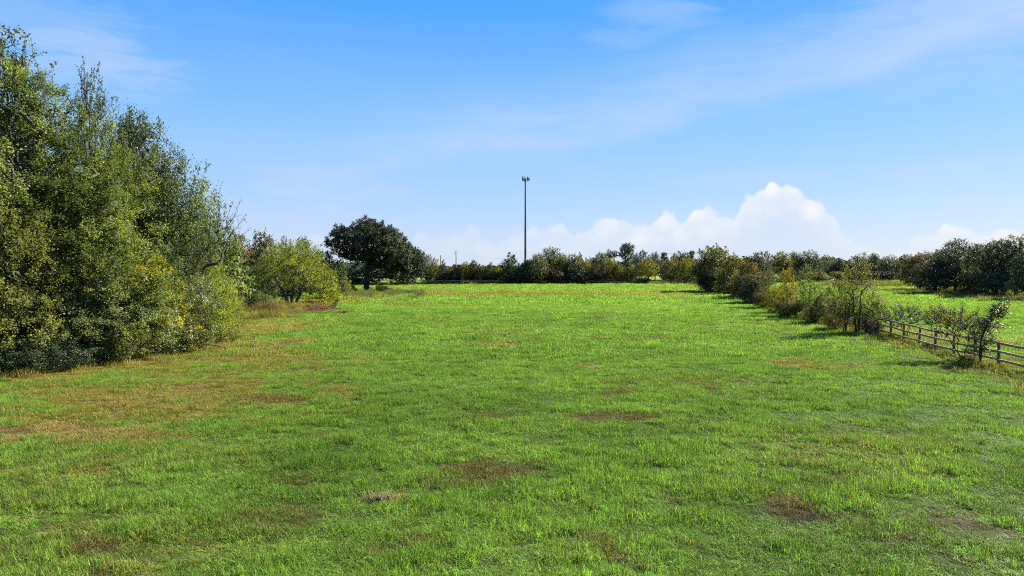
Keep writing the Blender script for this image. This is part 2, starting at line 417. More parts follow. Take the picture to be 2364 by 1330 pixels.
def ground_colour(x, y, dither=None):
    pick = (lambda w: w) if dither is None else (lambda w: (dither.uniform(0, 1, len(w)) < w * 1.25) * (.42 + .55 * w).clip(0, .95))
    x = np.asarray(x, float); y = np.asarray(y, float)
    n1 = fbm(x / 9, y / 6, 21, 4); n2 = fbm(x / 2.4, y / 2.0, 31, 3); n3 = fbm(x / 40, y / 22, 41, 3); n4 = fbm(x / .7, y / .7, 45, 3)
    t = np.clip((.50 + (n2 - .5) * .8 + (n3 - .5) * .7) + sstep(y, 25, 90) * .30 - .05, 0, 1)[:, None] * 2
    c = np.where(t < 1, GREEN[0] * (1 - t) + GREEN[1] * t, GREEN[1] * (2 - t) + GREEN[2] * (t - 1))
    dry = pick(sstep(n1, .56, .76) * .42)[:, None]                      # scattered thinner, yellowed sward
    dc = np.array(PC['ochre']) * .5 + np.array(PC['brown']) * .5
    c = c * (1 - dry) + dc * dry
    dd = dry[:, 0] * .5
    wx = x + (fbm(x / 3, y / 3, 51, 3) - .5) * 3.2; wy = y + (fbm(x / 3, y / 3, 61, 3) - .5) * 3.2
    for px, py, rx, ry, k, s in PATCH:
        cx, cy = G(px, py); ax = rx / FPX * cy; ay = max(.3, ry * cy * cy / (EYE * FPX))
        q = ((wx - cx) / ax) ** 2 + ((wy - cy) / ay) ** 2
        w = s * (1 - sstep(q + (n2 - .5) * 2.2 + (n4 - .5) * 1.6, .10, 1.15)); wq = w; w = pick(w)
        c = c * (1 - w[:, None]) + np.array(PC[k]) * w[:, None]; dd = np.maximum(dd, wq * (1.5 if k == 'bare' else 1.0))
    # strips of rank dead grass along the wood and the fence
    e = np.abs(x - fence_x(y)); w = pick(.55 * (1 - sstep(e + (n2 - .5) * 2.4, 1.0, 3.2)) * sstep(y, 20, 30))
    c = c * (1 - w[:, None]) + np.array((.17, .15, .03)) * w[:, None]
    w = pick(.6 * (1 - sstep(x - wood_edge(y) + (n2 - .5) * 2, 1.0, 4.5)) * (1 - sstep(y, 100, 170)))
    c = c * (1 - w[:, None]) + np.array((.19, .165, .035)) * w[:, None]
    return c, np.clip(dd, 0, 1.5)


def axis(lo, hi, step, far, k=1.35):
    a = list(np.arange(lo, hi + .01, step)); s = step
    while a[-1] < far: s *= k; a.append(a[-1] + s)
    s = step; h = []
    x = lo
    while x > -far: s *= k; x -= s; h.append(x)
    return np.array(h[::-1] + a)


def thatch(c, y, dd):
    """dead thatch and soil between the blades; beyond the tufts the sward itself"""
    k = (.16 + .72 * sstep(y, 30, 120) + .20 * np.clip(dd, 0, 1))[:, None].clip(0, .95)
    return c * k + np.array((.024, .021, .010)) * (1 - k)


def build_ground():
    xs = axis(-70, 130, 1.25, 5000); ys = axis(4, 236, 1.25, 5000)
    X, Y = np.meshgrid(xs, ys); x = X.ravel(); y = Y.ravel()
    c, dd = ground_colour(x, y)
    v = np.stack([x, y, gz(x, y) - .02], 1)
    nx, ny = len(xs), len(ys)
    i = (np.arange(ny - 1)[:, None] * nx + np.arange(nx - 1)[None, :]).ravel()
    f = np.stack([i, i + 1, i + nx + 1, i + nx], 1)
    m, b = new_mat('pasture_soil_and_sward'); nt = m.node_tree
    out = b.n('ShaderNodeOutputMaterial'); pb = b.n('ShaderNodeBsdfPrincipled')
    at = b.n('ShaderNodeAttribute', attribute_name='sward'); tc = b.n('ShaderNodeTexCoord')
    f1 = b.noise(tc.outputs['Object'], 8.0, 7, .7); f2 = b.noise(tc.outputs['Object'], .35, 4, .55)
    k = b.m('MULTIPLY', b.ss(f1, .25, .75, .60, 1.25), b.ss(f2, .3, .7, .82, 1.12))
    col = b.mix(1.0, at.outputs['Color'], b.xyz(k, k, k), 'MULTIPLY')
    nt.links.new(col, pb.inputs['Base Color']); pb.inputs['Roughness'].default_value = .95
    pb.inputs['Specular IOR Level'].default_value = .1
    bp = b.n('ShaderNodeBump'); bp.inputs['Strength'].default_value = .8; bp.inputs['Distance'].default_value = .12
    nt.links.new(f1, bp.inputs['Height']); nt.links.new(bp.outputs[0], pb.inputs['Normal'])
    nt.links.new(pb.outputs[0], out.inputs[0])
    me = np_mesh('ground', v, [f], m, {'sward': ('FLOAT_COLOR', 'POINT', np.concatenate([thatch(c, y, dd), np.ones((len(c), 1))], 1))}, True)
    tag(link('ground', me), kind='structure')


build_ground()

# ------------------------------------------------------------------ grass (nobody could count it)
def grass_mat():
    m, b = new_mat('grass_blades'); nt = m.node_tree
    out = b.n('ShaderNodeOutputMaterial')
    at = b.n('ShaderNodeAttribute', attribute_name='sward', attribute_type='INSTANCER')
    rn = b.n('ShaderNodeAttribute', attribute_name='rnd')
    v = b.ss(rn.outputs['Fac'], 0, 1, .52, 1.5)
    col = b.mix(1.0, at.outputs['Color'], b.xyz(v, v, v), 'MULTIPLY')
    dead = b.ss(rn.outputs['Fac'], .90, .94)                      # some blades in every tuft are dead straw
    col = b.mix(b.m('MULTIPLY', dead, .7), col, (.24, .20, .055))
    pb = b.n('ShaderNodeBsdfPrincipled'); nt.links.new(col, pb.inputs['Base Color'])
    pb.inputs['Roughness'].default_value = .6; pb.inputs['Specular IOR Level'].default_value = .10
    tr = b.n('ShaderNodeBsdfTranslucent')
    nt.links.new(b.mix(1.0, col, (1.45, 1.6, .82), 'MULTIPLY'), tr.inputs[0])
    mx = b.n('ShaderNodeMixShader'); mx.inputs[0].default_value = .38
    nt.links.new(pb.outputs[0], mx.inputs[1]); nt.links.new(tr.outputs[0], mx.inputs[2])
    nt.links.new(mx.outputs[0], out.inputs[0])
    return m


M['grass'] = grass_mat()


def grass_tuft(seed, rad, n, h, w, lean=.5, segs=2):
    r = np.random.default_rng(seed)
    a = r.uniform(0, 2 * math.pi, n); q = rad * np.sqrt(r.uniform(0, 1, n))
    root = np.stack([q * np.cos(a), q * np.sin(a), np.full(n, -.03)], 1)
    L = h * r.uniform(.55, 1.25, n); th = r.uniform(0, 2 * math.pi, n); ln = lean * r.uniform(.2, 1.3, n)
    d = np.stack([np.cos(th), np.sin(th), np.zeros(n)], 1)
    d += np.array([-.25, -.15, 0]); side = np.stack([-d[:, 1], d[:, 0], np.zeros(n)], 1)
    side /= np.linalg.norm(side, axis=1, keepdims=True)
    W = w * r.uniform(.7, 1.3, n)
    mid = root + d * (L * ln * .30)[:, None] + np.array([0, 0, 1.0]) * (L * .58)[:, None]
    tip = root + d * (L * ln)[:, None] + np.array([0, 0, 1.0]) * (L * (1.0 - .35 * ln * ln).clip(.3))[:, None]
    v = np.stack([root - side * W[:, None] / 2, root + side * W[:, None] / 2, mid + side * W[:, None] * .42, mid - side * W[:, None] * .42, tip], 1).reshape(-1, 3)
    i = np.arange(n) * 5
    return np_mesh('grass_tuft', v, [np.stack([i, i + 1, i + 2, i + 3], 1), np.stack([i + 3, i + 2, i + 4], 1)], M['grass'],
                   {'rnd': ('FLOAT', 'FACE', np.concatenate([r2 := r.uniform(0, 1, n), r2]))})


def scatter(name, protos, pos, rz, scl, idx, colr, tilt=None, kind='stuff', label=None):
    """one object whose points carry tufts"""
    col = bpy.data.collections.new(name + '_tufts')
    for i, me in enumerate(protos):
        o = bpy.data.objects.new('%s_tuft_%02d' % (name, i), me); col.objects.link(o)
    me = bpy.data.meshes.new(name)
    me.vertices.add(len(pos)); me.vertices.foreach_set('co', np.asarray(pos, np.float32).ravel())
    def att(n, t, a, f):
        x = me.attributes.new(n, t, 'POINT'); x.data.foreach_set(f, np.ascontiguousarray(a).ravel())
    rot = np.zeros((len(pos), 3), np.float32); rot[:, 2] = rz
    if tilt is not None: rot[:, :2] = tilt
    att('rot', 'FLOAT_VECTOR', rot, 'vector'); att('scl', 'FLOAT_VECTOR', np.asarray(scl, np.float32), 'vector')
    att('pick', 'INT', np.asarray(idx, np.int32), 'value')
    att('sward', 'FLOAT_COLOR', np.concatenate([colr, np.ones((len(pos), 1))], 1).astype(np.float32), 'color')
    me.update()
    o = link(name, me)
    ng = bpy.data.node_groups.new(name, 'GeometryNodeTree')
    ng.interface.new_socket('Geometry', in_out='INPUT', socket_type='NodeSocketGeometry')
    ng.interface.new_socket('Geometry', in_out='OUTPUT', socket_type='NodeSocketGeometry')
    N = ng.nodes; L = ng.links
    gi = N.new('NodeGroupInput'); go = N.new('NodeGroupOutput')
    ci = N.new('GeometryNodeCollectionInfo'); ci.inputs['Collection'].default_value = col
    ci.inputs['Separate Children'].default_value = True; ci.inputs['Reset Children'].default_value = True
    ip = N.new('GeometryNodeInstanceOnPoints'); ip.inputs['Pick Instance'].default_value = True
    def na(n, t):
        x = N.new('GeometryNodeInputNamedAttribute'); x.data_type = t; x.inputs['Name'].default_value = n
        return next(s for s in x.outputs if s.enabled and s.name == 'Attribute')
    er = N.new('FunctionNodeEulerToRotation')
    L.new(na('rot', 'FLOAT_VECTOR'), er.inputs[0]); L.new(er.outputs[0], ip.inputs['Rotation'])
    L.new(na('scl', 'FLOAT_VECTOR'), ip.inputs['Scale']); L.new(na('pick', 'INT'), ip.inputs['Instance Index'])
    L.new(gi.outputs[0], ip.inputs['Points']); L.new(ci.outputs[0], ip.inputs['Instance']); L.new(ip.outputs[0], go.inputs[0])
    md = o.modifiers.new('scatter', 'NODES'); md.node_group = ng
    tag(o, label, None, None, kind)
    return o


def wedge_points(n, d0, d1, power=1.0, margin=1.16):
    """even spread over the strip of pasture between two distances, a bit wider than the view"""
    u = rng.uniform(0, 1, n)
    d = (d0 ** (1 + power) + u * (d1 ** (1 + power) - d0 ** (1 + power))) ** (1 / (1 + power))
    x = rng.uniform(-1, 1, n) * (.75 * margin * d + 3)
    return x, d


def build_grass():
    near = [grass_tuft(100 + i, .15 + .02 * i, 52 + 6 * i, .145, .0085, 1.15) for i in range(6)]
    mid = [grass_tuft(200 + i, .55, 120, .17, .018, 1.0) for i in range(5)]
    far = [grass_tuft(300 + i, 1.7, 190, .20, .048, .7) for i in range(5)]
    P = []; S = []; I = []; C = []; Z = []
    for k, (protos, n, d0, d1, base) in enumerate([(near, 90000, 7.5, 42, 0), (mid, 62000, 38, 100, 6), (far, 36000, 96, 236, 11)]):
        x, y = wedge_points(n, d0, d1)
        keep = x > wood_edge(y) - 6
        x = x[keep]; y = y[keep]
        c, dry = ground_colour(x, y, rng)
        hum = fbm(x / 1.0, y / .8, 71, 3, .65); hum2 = fbm(x / 5, y / 4, 81, 3)
        keep = rng.uniform(0, 1, len(x)) > np.clip(dry * .10 + sstep(.46 - hum, 0, .10) * .42, 0, .50)
        x = x[keep]; y = y[keep]; c = c[keep]; dry = dry[keep]; hum = hum[keep]; hum2 = hum2[keep]
        h = np.clip(.80 + (hum - .45) * 4.6 + (hum2 - .5) * .9, .35, 1.9) * (1 - .40 * np.clip(dry, 0, 1)) * rng.uniform(.8, 1.25, len(x))
        w = rng.uniform(.85, 1.2, len(x))
        c = c * np.where(rng.uniform(0, 1, (len(x), 1)) < .12, 1.25, 1) * rng.uniform(.62, 1.22, (len(x), 1)) * (1 + rng.normal(0, .06, (len(x), 3)))
        P.append(np.stack([x, y, gz(x, y) - .02], 1)); S.append(np.stack([w, w, h], 1))
        I.append(base + rng.integers(0, len(protos), len(x))); C.append(np.clip(c, .004, 1))
    P = np.concatenate(P); rz = rng.uniform(0, 2 * math.pi, len(P))
    scatter('pasture_grass', near + mid + far, P, rz, np.concatenate(S), np.concatenate(I), np.concatenate(C), rng.normal(0, .10, (len(P), 2)),
            label='lush green pasture grass with brown and yellow patches')
    # tall dead grass and weeds along the wood, the brush and the fence line
    tall = [grass_tuft(400 + i, .45, 70, .62, .016, .55) for i in range(5)]
    x = []; y = []; c = []; s = []
    def add(xx, yy, cc, ss):
        x.append(xx); y.append(yy); c.append(cc); s.append(ss)
    pal = np.array([(.23, .175, .05), (.20, .15, .03), (.26, .21, .06), (.12, .13, .03), (.16, .09, .04), (.10, .06, .035)])
    yy = rng.uniform(26, 66, 1300); xx = wood_edge(yy) + rng.normal(.0, 1.0, 1300)
    add(xx, yy, pal[rng.integers(0, 4, 1300)], rng.uniform(.25, .8, 1300))
    n = 2300                                               # rank brown strip before the wispy yellow tree
    px = rng.uniform(505, 800, n); py = rng.uniform(688, 738, n); ok = (py > np.interp(px, [505, 640, 720, 800], [700, 700, 690, 715])) & (py < np.interp(px, [505, 800], [742, 728]))
    px = px[ok]; py = py[ok]; d = EYE * FPX / (py - HOR); cl = fbm((px - 1182) / FPX * d / 1.6, d / 2.5, 91, 3); ok = (cl > .38) & (np.hypot((px - 735) / 38, (py - 716) / 15) > 1); px, py, d, cl = px[ok], py[ok], d[ok], cl[ok]
    k6 = np.clip((fbm(px / 30, py / 9, 92, 3) * 9 - 1.5 + rng.normal(0, .9, len(d))), 0, 5.9).astype(int)
    add((px - 1182) / FPX * d, d, pal[k6], (.20 + (cl - .38) * 4.0) * rng.uniform(.5, 1.4, len(d)) * np.interp(px, [505, 560, 690, 770], [1.2, 1.1, .75, .25]))
    n = 1500
    yy = 24 + 190 * rng.uniform(0, 1, n) ** 1.6; xx = fence_x(yy) + rng.normal(-.9, 1.0, n)
    cl = fbm(xx / 1.1, yy / 1.6, 93, 3); gp = np.array([(.06, .10, .02), (.09, .13, .02), (.15, .14, .03), (.10, .075, .03), (.19, .15, .04)])
    add(xx, yy, gp[np.clip(cl * 9 - 2.2 + rng.normal(0, .7, n), 0, 4.9).astype(int)], np.clip((cl - .36) * 2.6, .12, .7) * rng.uniform(.5, 1.1, n))
    n = 1100                                               # weeds under the big oak
    px = rng.uniform(770, 980, n); py = (677 + rng.normal(0, 4.5, n)).clip(668, 694); ok = fbm(px / 22, py / 6, 94, 3) > .47; px = px[ok]; py = py[ok]; n = len(px); d = EYE * FPX / (py - HOR)
    add((px - 1182) / FPX * d, d, np.array([(.07, .085, .03), (.10, .10, .04), (.16, .15, .05)])[rng.integers(0, 3, n)], rng.uniform(.4, 1.6, n))
    n = 900                                                # yellow weed bank in the far right pasture
    px = rng.uniform(1900, 2140, n); d = rng.normal(190, 8, n); add((px - 1182) / FPX * d, d, np.array([(.17, .16, .03), (.08, .09, .03), (.13, .13, .03)])[rng.integers(0, 3, n)], rng.uniform(1.2, 2.6, n))
    n = 900                                                # rough ground under the right-hand grove
    t = rng.uniform(0, 1, n); d = 140 - 45 * t + rng.normal(2, 5, n); add((2130 + 260 * t - 1182) / FPX * (140 - 45 * t) + rng.normal(3, 4, n), d,
        np.array([(.13, .11, .05), (.08, .08, .03), (.16, .14, .05)])[rng.integers(0, 3, n)], rng.uniform(.6, 1.6, n))
    n = 1400                                               # unmown verge of the back fence
    xx = rng.uniform(-95, 70, n); d = 214 + rng.normal(0, 1.6, n); add(xx, d, pal[rng.integers(0, 5, n)] * .8, rng.uniform(.8, 1.8, n))
    x = np.concatenate(x); y = np.concatenate(y); c = np.concatenate(c); s = np.concatenate(s)
    scatter('tall_weeds', tall, np.stack([x, y, gz(x, y)], 1), rng.uniform(0, 6.28, len(x)), np.stack([s * .8 + .35, s * .8 + .35, s], 1),
            rng.integers(0, 5, len(x)), c * rng.uniform(.75, 1.2, (len(x), 1)), rng.normal(0, .16, (len(x), 2)),
            label='rank straw coloured grass and weeds along wood edge and fence')


build_grass()

# ------------------------------------------------------------------ trees
def sample_lobes(r, lobes, n, shell=.30, zmin=0.0):
    """well spread points inside a set of ellipsoids (x, y, z, rx, ry, rz)"""
    lobes = np.asarray(lobes, float); vol = (lobes[:, 3] * lobes[:, 4] * lobes[:, 5]) ** .8; vol /= vol.sum()
    m = n * 7
    k = r.choice(len(lobes), m, p=vol); L = lobes[k]
    d = r.normal(0, 1, (m, 3)); d /= np.linalg.norm(d, axis=1, keepdims=True)
    p = L[:, :3] + d * L[:, 3:] * (r.uniform(0, 1, m) ** shell)[:, None]
    p = p[p[:, 2] > zmin]
    out = [p[0]]; dm = np.linalg.norm(p - p[0], axis=1)
    for _ in range(min(n, len(p)) - 1):
        cand = r.integers(0, len(p), 14); j = cand[np.argmax(dm[cand])]
        out.append(p[j]); dm = np.minimum(dm, np.linalg.norm(p - p[j], axis=1))
    return np.array(out)


def make_tree(name, seed, lobes, n_cl, n_leaf, rc, leaf, stems=((0, 0, 0), ), stem_top=.55, H=10.0, trunk_r=.3, tip_r=.018, zmin=.6,
              aspect=.6, sag=.08, twigs=5, twig_r=.008, whips=0, whip_len=2.0, bark=None, leafmat=None, shell=.30, wig=.16, flat=.75, leafy=1.0, out_bias=.7, hang=0.0, follow=.6):
    """returns (wood mesh, leaf mesh). Lobes are in metres."""
    r = np.random.default_rng(seed)
    cl = sample_lobes(r, lobes, n_cl, shell, zmin)
    cen = np.average(np.asarray(lobes)[:, :3], axis=0, weights=np.prod(np.asarray(lobes)[:, 3:], axis=1))
    nodes = []; par = []
    for sx, sy, lean in stems:                                    # stems rise from near one root
        top = np.array([cen[0] * follow + sx, cen[1] * follow + sy, H * stem_top]); bot = np.array([sx * .22, sy * .22, -.15])
        k = max(5, int(H * stem_top / .7)); last = -1
        for i in range(k + 1):
            t = i / k
            p = bot * (1 - t) + top * t
            p[:2] += (top[:2] - bot[:2]) * (t ** 1.6 - t) + r.normal(0, wig * .5, 2) * math.sin(t * math.pi)
            nodes.append(p); par.append(last); last = len(nodes) - 1
    n_trunk = len(nodes)
    order = np.argsort(np.linalg.norm((cl - cen * [1, 1, .45]) * [1, 1, .8], axis=1))
    tips = []; hmin = min(zmin * .8, H * .2)
    for ci in order:
        c = cl[ci]; P = np.array(nodes)
        v = c - P; dist = np.linalg.norm(v, axis=1)
        cost = dist * (1 + .55 * np.clip(-v[:, 2] / (dist + 1e-6), 0, 1)) + np.where(P[:, 2] < hmin, 1.5 * (hmin - P[:, 2]) + .5, 0)
        j = int(np.argmin(cost)); p0 = P[j]; L = dist[j]
        k = max(2, min(6, int(L / .55) + 1)); last = j
        off = r.normal(0, wig, 3) * L * .5
        for i in range(1, k + 1):
            t = i / k
            q = p0 * (1 - t) + c * t + off * math.sin(t * math.pi) + np.array([0, 0, L * sag]) * math.sin(t * math.pi)
            nodes.append(q); par.append(last); last = len(nodes) - 1
        tips.append(last)
    nodes = np.array(nodes); par = np.array(par); n = len(nodes)
    w = np.zeros(n); w[tips] += tip_r ** 2.2
    for i in range(n - 1, -1, -1):
        if w[i] == 0: w[i] = (tip_r * .6) ** 2.2
        if par[i] >= 0: w[par[i]] += w[i]
    rad = w ** (1 / 2.2)
    root = max(rad[i] for i in range(n) if par[i] < 0)
    s = trunk_r / root / (1 if len(stems) == 1 else len(stems) ** .35)
    rad = np.maximum(rad * np.where(rad > tip_r * 3, s, s ** .5), tip_r * .5)
    base = np.clip(nodes[:, 2] / (H * .07 + .3), 0, 1); fl = np.arange(n) < n_trunk
    rad = np.where(fl, rad * (1 + .45 * (1 - base) ** 2), rad)
    paths = []
    kids = [[] for _ in range(n)]
    for i in range(n):
        if par[i] >= 0: kids[par[i]].append(i)
    start = [(i, None) for i in range(n) if par[i] < 0]
    while start:
        i, pr = start.pop(); chain = [] if pr is None else [pr]; rr = [] if pr is None else [min(rad[pr], rad[i] * 1.25)]
        while True:
            chain.append(i); rr.append(rad[i])
            if not kids[i]: break
            ks = sorted(kids[i], key=lambda q: -rad[q])
            for q in ks[1:]: start.append((q, i))
            i = ks[0]
        if len(chain) > 1:
            mx = max(rr); paths.append((nodes[chain], rr, 9 if mx > trunk_r * .5 else 6 if mx > trunk_r * .15 else 4))
    # twigs and leaves
    lp = []; lt = []; ld = []
    rcs = rc * r.uniform(.65, 1.25, len(cl))
    tint_c = r.uniform(.1, .75, len(cl))
    up = np.array([0, 0, 1.0])
    for ci in range(len(cl)):
        c = cl[ci]; R0 = rcs[ci]; m = int(n_leaf * leafy * (rcs[ci] / rc) ** 2 * r.uniform(.7, 1.2))
        outd = c - cen * [1, 1, .6]; outd = outd / (np.linalg.norm(outd) + 1e-6)
        for t in range(twigs):
            d = r.normal(0, 1, 3) + outd * 1.0 + up * .35; d /= np.linalg.norm(d)
            e = c + d * R0 * r.uniform(.7, 1.25); mm = (c + e) / 2 + r.normal(0, .08, 3) * R0
            paths.append((np.array([c, mm, e]), [twig_r * 1.4, twig_r, twig_r * .5], 3))
            if m:
                q = max(1, int(m * .5 / max(twigs, 1)))
                tt = r.uniform(.25, 1.05, (q, 1))
                lp.append(c + (e - c) * tt + r.normal(0, .13, (q, 3)) * R0)
                lt.append(np.clip(tint_c[ci] + r.normal(0, .12, q), 0, 1)); ld.append(np.repeat(outd[None], q, 0))
        if m:
            q = int(m * .5)
            pp = r.normal(0, .5, (q, 3)) * R0 * [1, 1, flat]
            if hang: pp[:, 2] -= np.abs(r.normal(0, hang, q))
            lp.append(c + pp); lt.append(np.clip(tint_c[ci] + r.normal(0, .12, q), 0, 1))
            o = pp / (np.linalg.norm(pp, axis=1, keepdims=True) + 1e-6) * .6 + outd * .6
            ld.append(o)
    # long sparse shoots that stick out of the crown
    if whips:
        hi = np.argsort(-(cl[:, 2] + .35 * np.linalg.norm(cl[:, :2] - cen[:2], axis=1) + r.normal(0, .6, len(cl))))[:whips]
        for ci in hi:
            d = (cl[ci] - cen) * [1, 1, .6]; d = d / np.linalg.norm(d) + up * .9 + r.normal(0, .25, 3); d /= np.linalg.norm(d)
            Lw = whip_len * r.uniform(.5, 1.15); t = np.linspace(0, 1, 6)[:, None]
            pts = cl[ci] + d * Lw * t + np.cumsum(r.normal(0, .05, (6, 3)), 0) * Lw * .5
            paths.append((pts, np.linspace(tip_r * 1.1, tip_r * .3, 6), 4))
            for q in range(5):
                s0 = pts[r.integers(1, 5)]; e = s0 + (d * .6 + r.normal(0, .5, 3)) * Lw * r.uniform(.15, .34)
                paths.append((np.array([s0, (s0 + e) / 2 + r.normal(0, .03, 3), e]), [tip_r * .6, tip_r * .4, tip_r * .25], 3))
                q2 = 7
                lp.append(s0 + (e - s0) * r.uniform(.3, 1.05, (q2, 1)) + r.normal(0, .05, (q2, 3))); lt.append(r.uniform(.1, .6, q2)); ld.append(r.normal(0, 1, (q2, 3)))
            q2 = 14
            k2 = r.uniform(.3, 1.02, q2)
            pi = np.stack([np.interp(k2, t[:, 0], pts[:, a]) for a in range(3)], 1)
            lp.append(pi + r.normal(0, .07, (q2, 3))); lt.append(r.uniform(.1, .6, q2)); ld.append(r.normal(0, 1, (q2, 3)))
    v, f = tube_arrays(paths)
    wood = np_mesh(name + '_wood', v, [f], bark or M['bark'], None, True)
    leaves = None
    if lp:
        lp = np.concatenate(lp); lt = np.concatenate(lt); ld = np.concatenate(ld); k = len(lp)
        nrm = ld * out_bias + up * .55 + r.normal(0, .75, (k, 3)); nrm /= np.linalg.norm(nrm, axis=1, keepdims=True) + 1e-9
        a = np.cross(nrm, r.normal(0, 1, (k, 3))); a /= np.linalg.norm(a, axis=1, keepdims=True) + 1e-9
        bb = np.cross(nrm, a); s1 = leaf * r.uniform(.6, 1.3, (k, 1)); s2 = s1 * aspect
        fold = nrm * s2 * .22
        V = np.stack([lp - a * s1 * .5, lp + bb * s2 * .5 + fold, lp + a * s1 * .5, lp - bb * s2 * .5 + fold], 1).reshape(-1, 3)
        keep = None
        i = np.arange(k) * 4
        leaves = np_mesh(name + '_leaves', V, [np.stack([i, i + 1, i + 2, i + 3], 1)], leafmat or M['l_far'], {'tint': ('FLOAT', 'FACE', lt)})
    return dict(wood=wood, leaves=leaves, H=H, name=name, z=None)


def extents(p):
    me = p['leaves'] or p['wood']
    co = np.empty(len(me.vertices) * 3, np.float32); me.vertices.foreach_get('co', co); co = co.reshape(-1, 3)
    p['ext'] = (np.percentile(co[:, 0], 1.0), np.percentile(co[:, 0], 99.0), np.percentile(co[:, 2], 99.6), np.percentile(co[:, 1], 1), np.percentile(co[:, 1], 99))
    return p


def dome(r, W, H, base, k, rr=(.16, .26), flat=.8):
    """lobes on a dome of width W between heights base and H"""
    L = [(0, 0, base + (H - base) * .42, W * .30, W * .30, (H - base) * .36)]
    for i in range(k):
        th = r.uniform(0, 6.283); el = r.uniform(.05, 1.45); s = r.uniform(*rr) * W
        q = max(.1, W * .5 - s); L.append((q * math.cos(th) * math.cos(el), q * math.sin(th) * math.cos(el),
                                           base + s * .7 + (H - base - s * flat - s * .7) * math.sin(el), s, s, s * flat))
    return L


PROTO = {}


def proto(key, **kw):
    PROTO[key] = extents(make_tree(key, **kw))


def build_protos():
    r = np.random.default_rng(5)
    # airy tall elms of the left-hand wood
    for k in range(3):
        L = dome(r, 8.6, 14.5, 2.2, 13, (.15, .25), .95) + [(r.uniform(-1, 1), r.uniform(-1, 1), 4.0, 3.2, 3.2, 2.6)]
        proto('elm%d' % k, seed=40 + k, lobes=L, n_cl=240, n_leaf=270, rc=.62, leaf=.12, stems=((0, 0, 0), (1.1, .5, 0)), stem_top=.66, H=14.5,
              trunk_r=.30, tip_r=.021, twig_r=.013, zmin=1.2, whips=8, whip_len=2.2, twigs=5, aspect=.62, out_bias=1.1, leafmat=M['l_elm'])
    proto('leftoak', seed=48, lobes=dome(r, 9, 13, 2.5, 16, (.14, .22), .8), n_cl=220, n_leaf=230, rc=.85, leaf=.16, stem_top=.6, H=13, trunk_r=.35, tip_r=.02, zmin=2,
          leafmat=M['l_oak_and_shade'], out_bias=1.2)
    # leaning tree with a bare spray on its right
    proto('leaner', seed=52, lobes=[(-.5, 0, 5.5, 2.6, 2.6, 3.2), (.8, 0, 7.6, 2.0, 2.0, 1.6), (-1.6, .3, 7.4, 1.8, 1.8, 1.6), (2.2, -.3, 5.2, 1.5, 1.6, 1.7)],
          n_cl=150, n_leaf=200, rc=.85, leaf=.14, stem_top=.62, H=9, trunk_r=.18, tip_r=.014, wig=.08, zmin=1.4, whips=14, whip_len=2.0, leafmat=M['l_elm'])
    proto('barespray', seed=53, lobes=[(4.2, 0, 6.0, 1.3, 1.0, 1.1), (4.9, 0, 7.0, .9, .8, .8), (3.2, 0, 5.6, 1.1, .9, 1.0), (5.4, 0, 5.8, .7, .7, .6)], n_cl=60, n_leaf=9, rc=.42, leaf=.10, stem_top=.70, H=8, trunk_r=.12, tip_r=.018,
          zmin=3.2, whips=34, whip_len=1.5, twigs=7, stems=((4.0, 0, 0), (2.9, .2, 0)), follow=0, leafmat=M['l_elm'], bark=M['bark_dark'], wig=.05)
    # sparse upright leaders that break the skyline of the wood
    for k in range(2):
        L = [(r.uniform(-.3, .3), 0, z, w, w * .8, .9) for z, w in ((9.5, .9), (10.8, 1.1), (12.0, 1.0), (13.0, .7), (8.2, .8))]
        proto('leader%d' % k, seed=56 + k, lobes=L, n_cl=60, n_leaf=8, rc=.42, leaf=.12, stems=((0, 0, 0), (.5, .2, 0), (-.5, -.1, 0)), stem_top=.86, H=13.5, trunk_r=.10, tip_r=.016, zmin=6.5, twigs=5, twig_r=.011,
              whips=24, whip_len=1.3, wig=.08, leafmat=M['l_oak_and_shade'], bark=M['bark_dark'])
    # understorey of the wood
    for k in range(3):
        L = dome(r, 5.6, 6.2, .3, 11, (.17, .28), .9) + [(0, 0, 1.6, 2.3, 2.3, 1.5)]
        proto('under%d' % k, seed=60 + k, lobes=L, n_cl=170, n_leaf=210, rc=.44, leaf=.095, stems=((0, 0, 0), (.7, -.4, 0), (-.6, .5, 0)), stem_top=.55, H=6.2, trunk_r=.10, tip_r=.010, zmin=.25,
              whips=10, whip_len=1.2, twigs=5, leafmat=M['l_olive'])
    for k in range(2):
        L = dome(r, 3.4, 2.6, .0, 8, (.2, .3), .85)
        proto('shrub%d' % k, seed=70 + k, lobes=L, n_cl=80, n_leaf=190, rc=.42, leaf=.085, stems=((0, 0, 0), (.5, .2, 0), (-.5, .1, 0)), stem_top=.4, H=2.6, trunk_r=.05, tip_r=.007, zmin=.1,
              whips=8, whip_len=.7, twigs=4, twig_r=.005, leafmat=M['l_privet'])
    # wispy low-forking mesquite-like tree
    proto('wispy', seed=80, lobes=[(0, 0, 5.2, 4.6, 4.2, 3.0), (-3.2, 0, 4.2, 2.6, 2.4, 2.2), (3.4, 0, 3.8, 2.6, 2.4, 2.2), (1.2, 0, 7.0, 2.6, 2.4, 1.6), (-1.6, .5, 6.8, 2.2, 2.2, 1.4), (4.6, -.5, 2.6, 1.6, 1.6, 1.4)],
          n_cl=250, n_leaf=100, rc=.80, leaf=.21, aspect=.28, stems=((-2.2, -.6, 0), (.6, -.3, 0), (2.9, -.8, 0), (-.4, .8, 0)), stem_top=.48, H=8.6, trunk_r=.34, tip_r=.026, zmin=2.0, twigs=6, twig_r=.016,
          whips=34, whip_len=1.5, leafmat=M['l_mesq'], bark=M['bark_dark'], sag=.16)
    # the great dark oak
    rr = np.random.default_rng(9); Lb = []
    xs_ = [-8.4, -8, -6.5, -4.5, -2, 0, 3, 6, 8.6, 11, 12.6, 13.4]
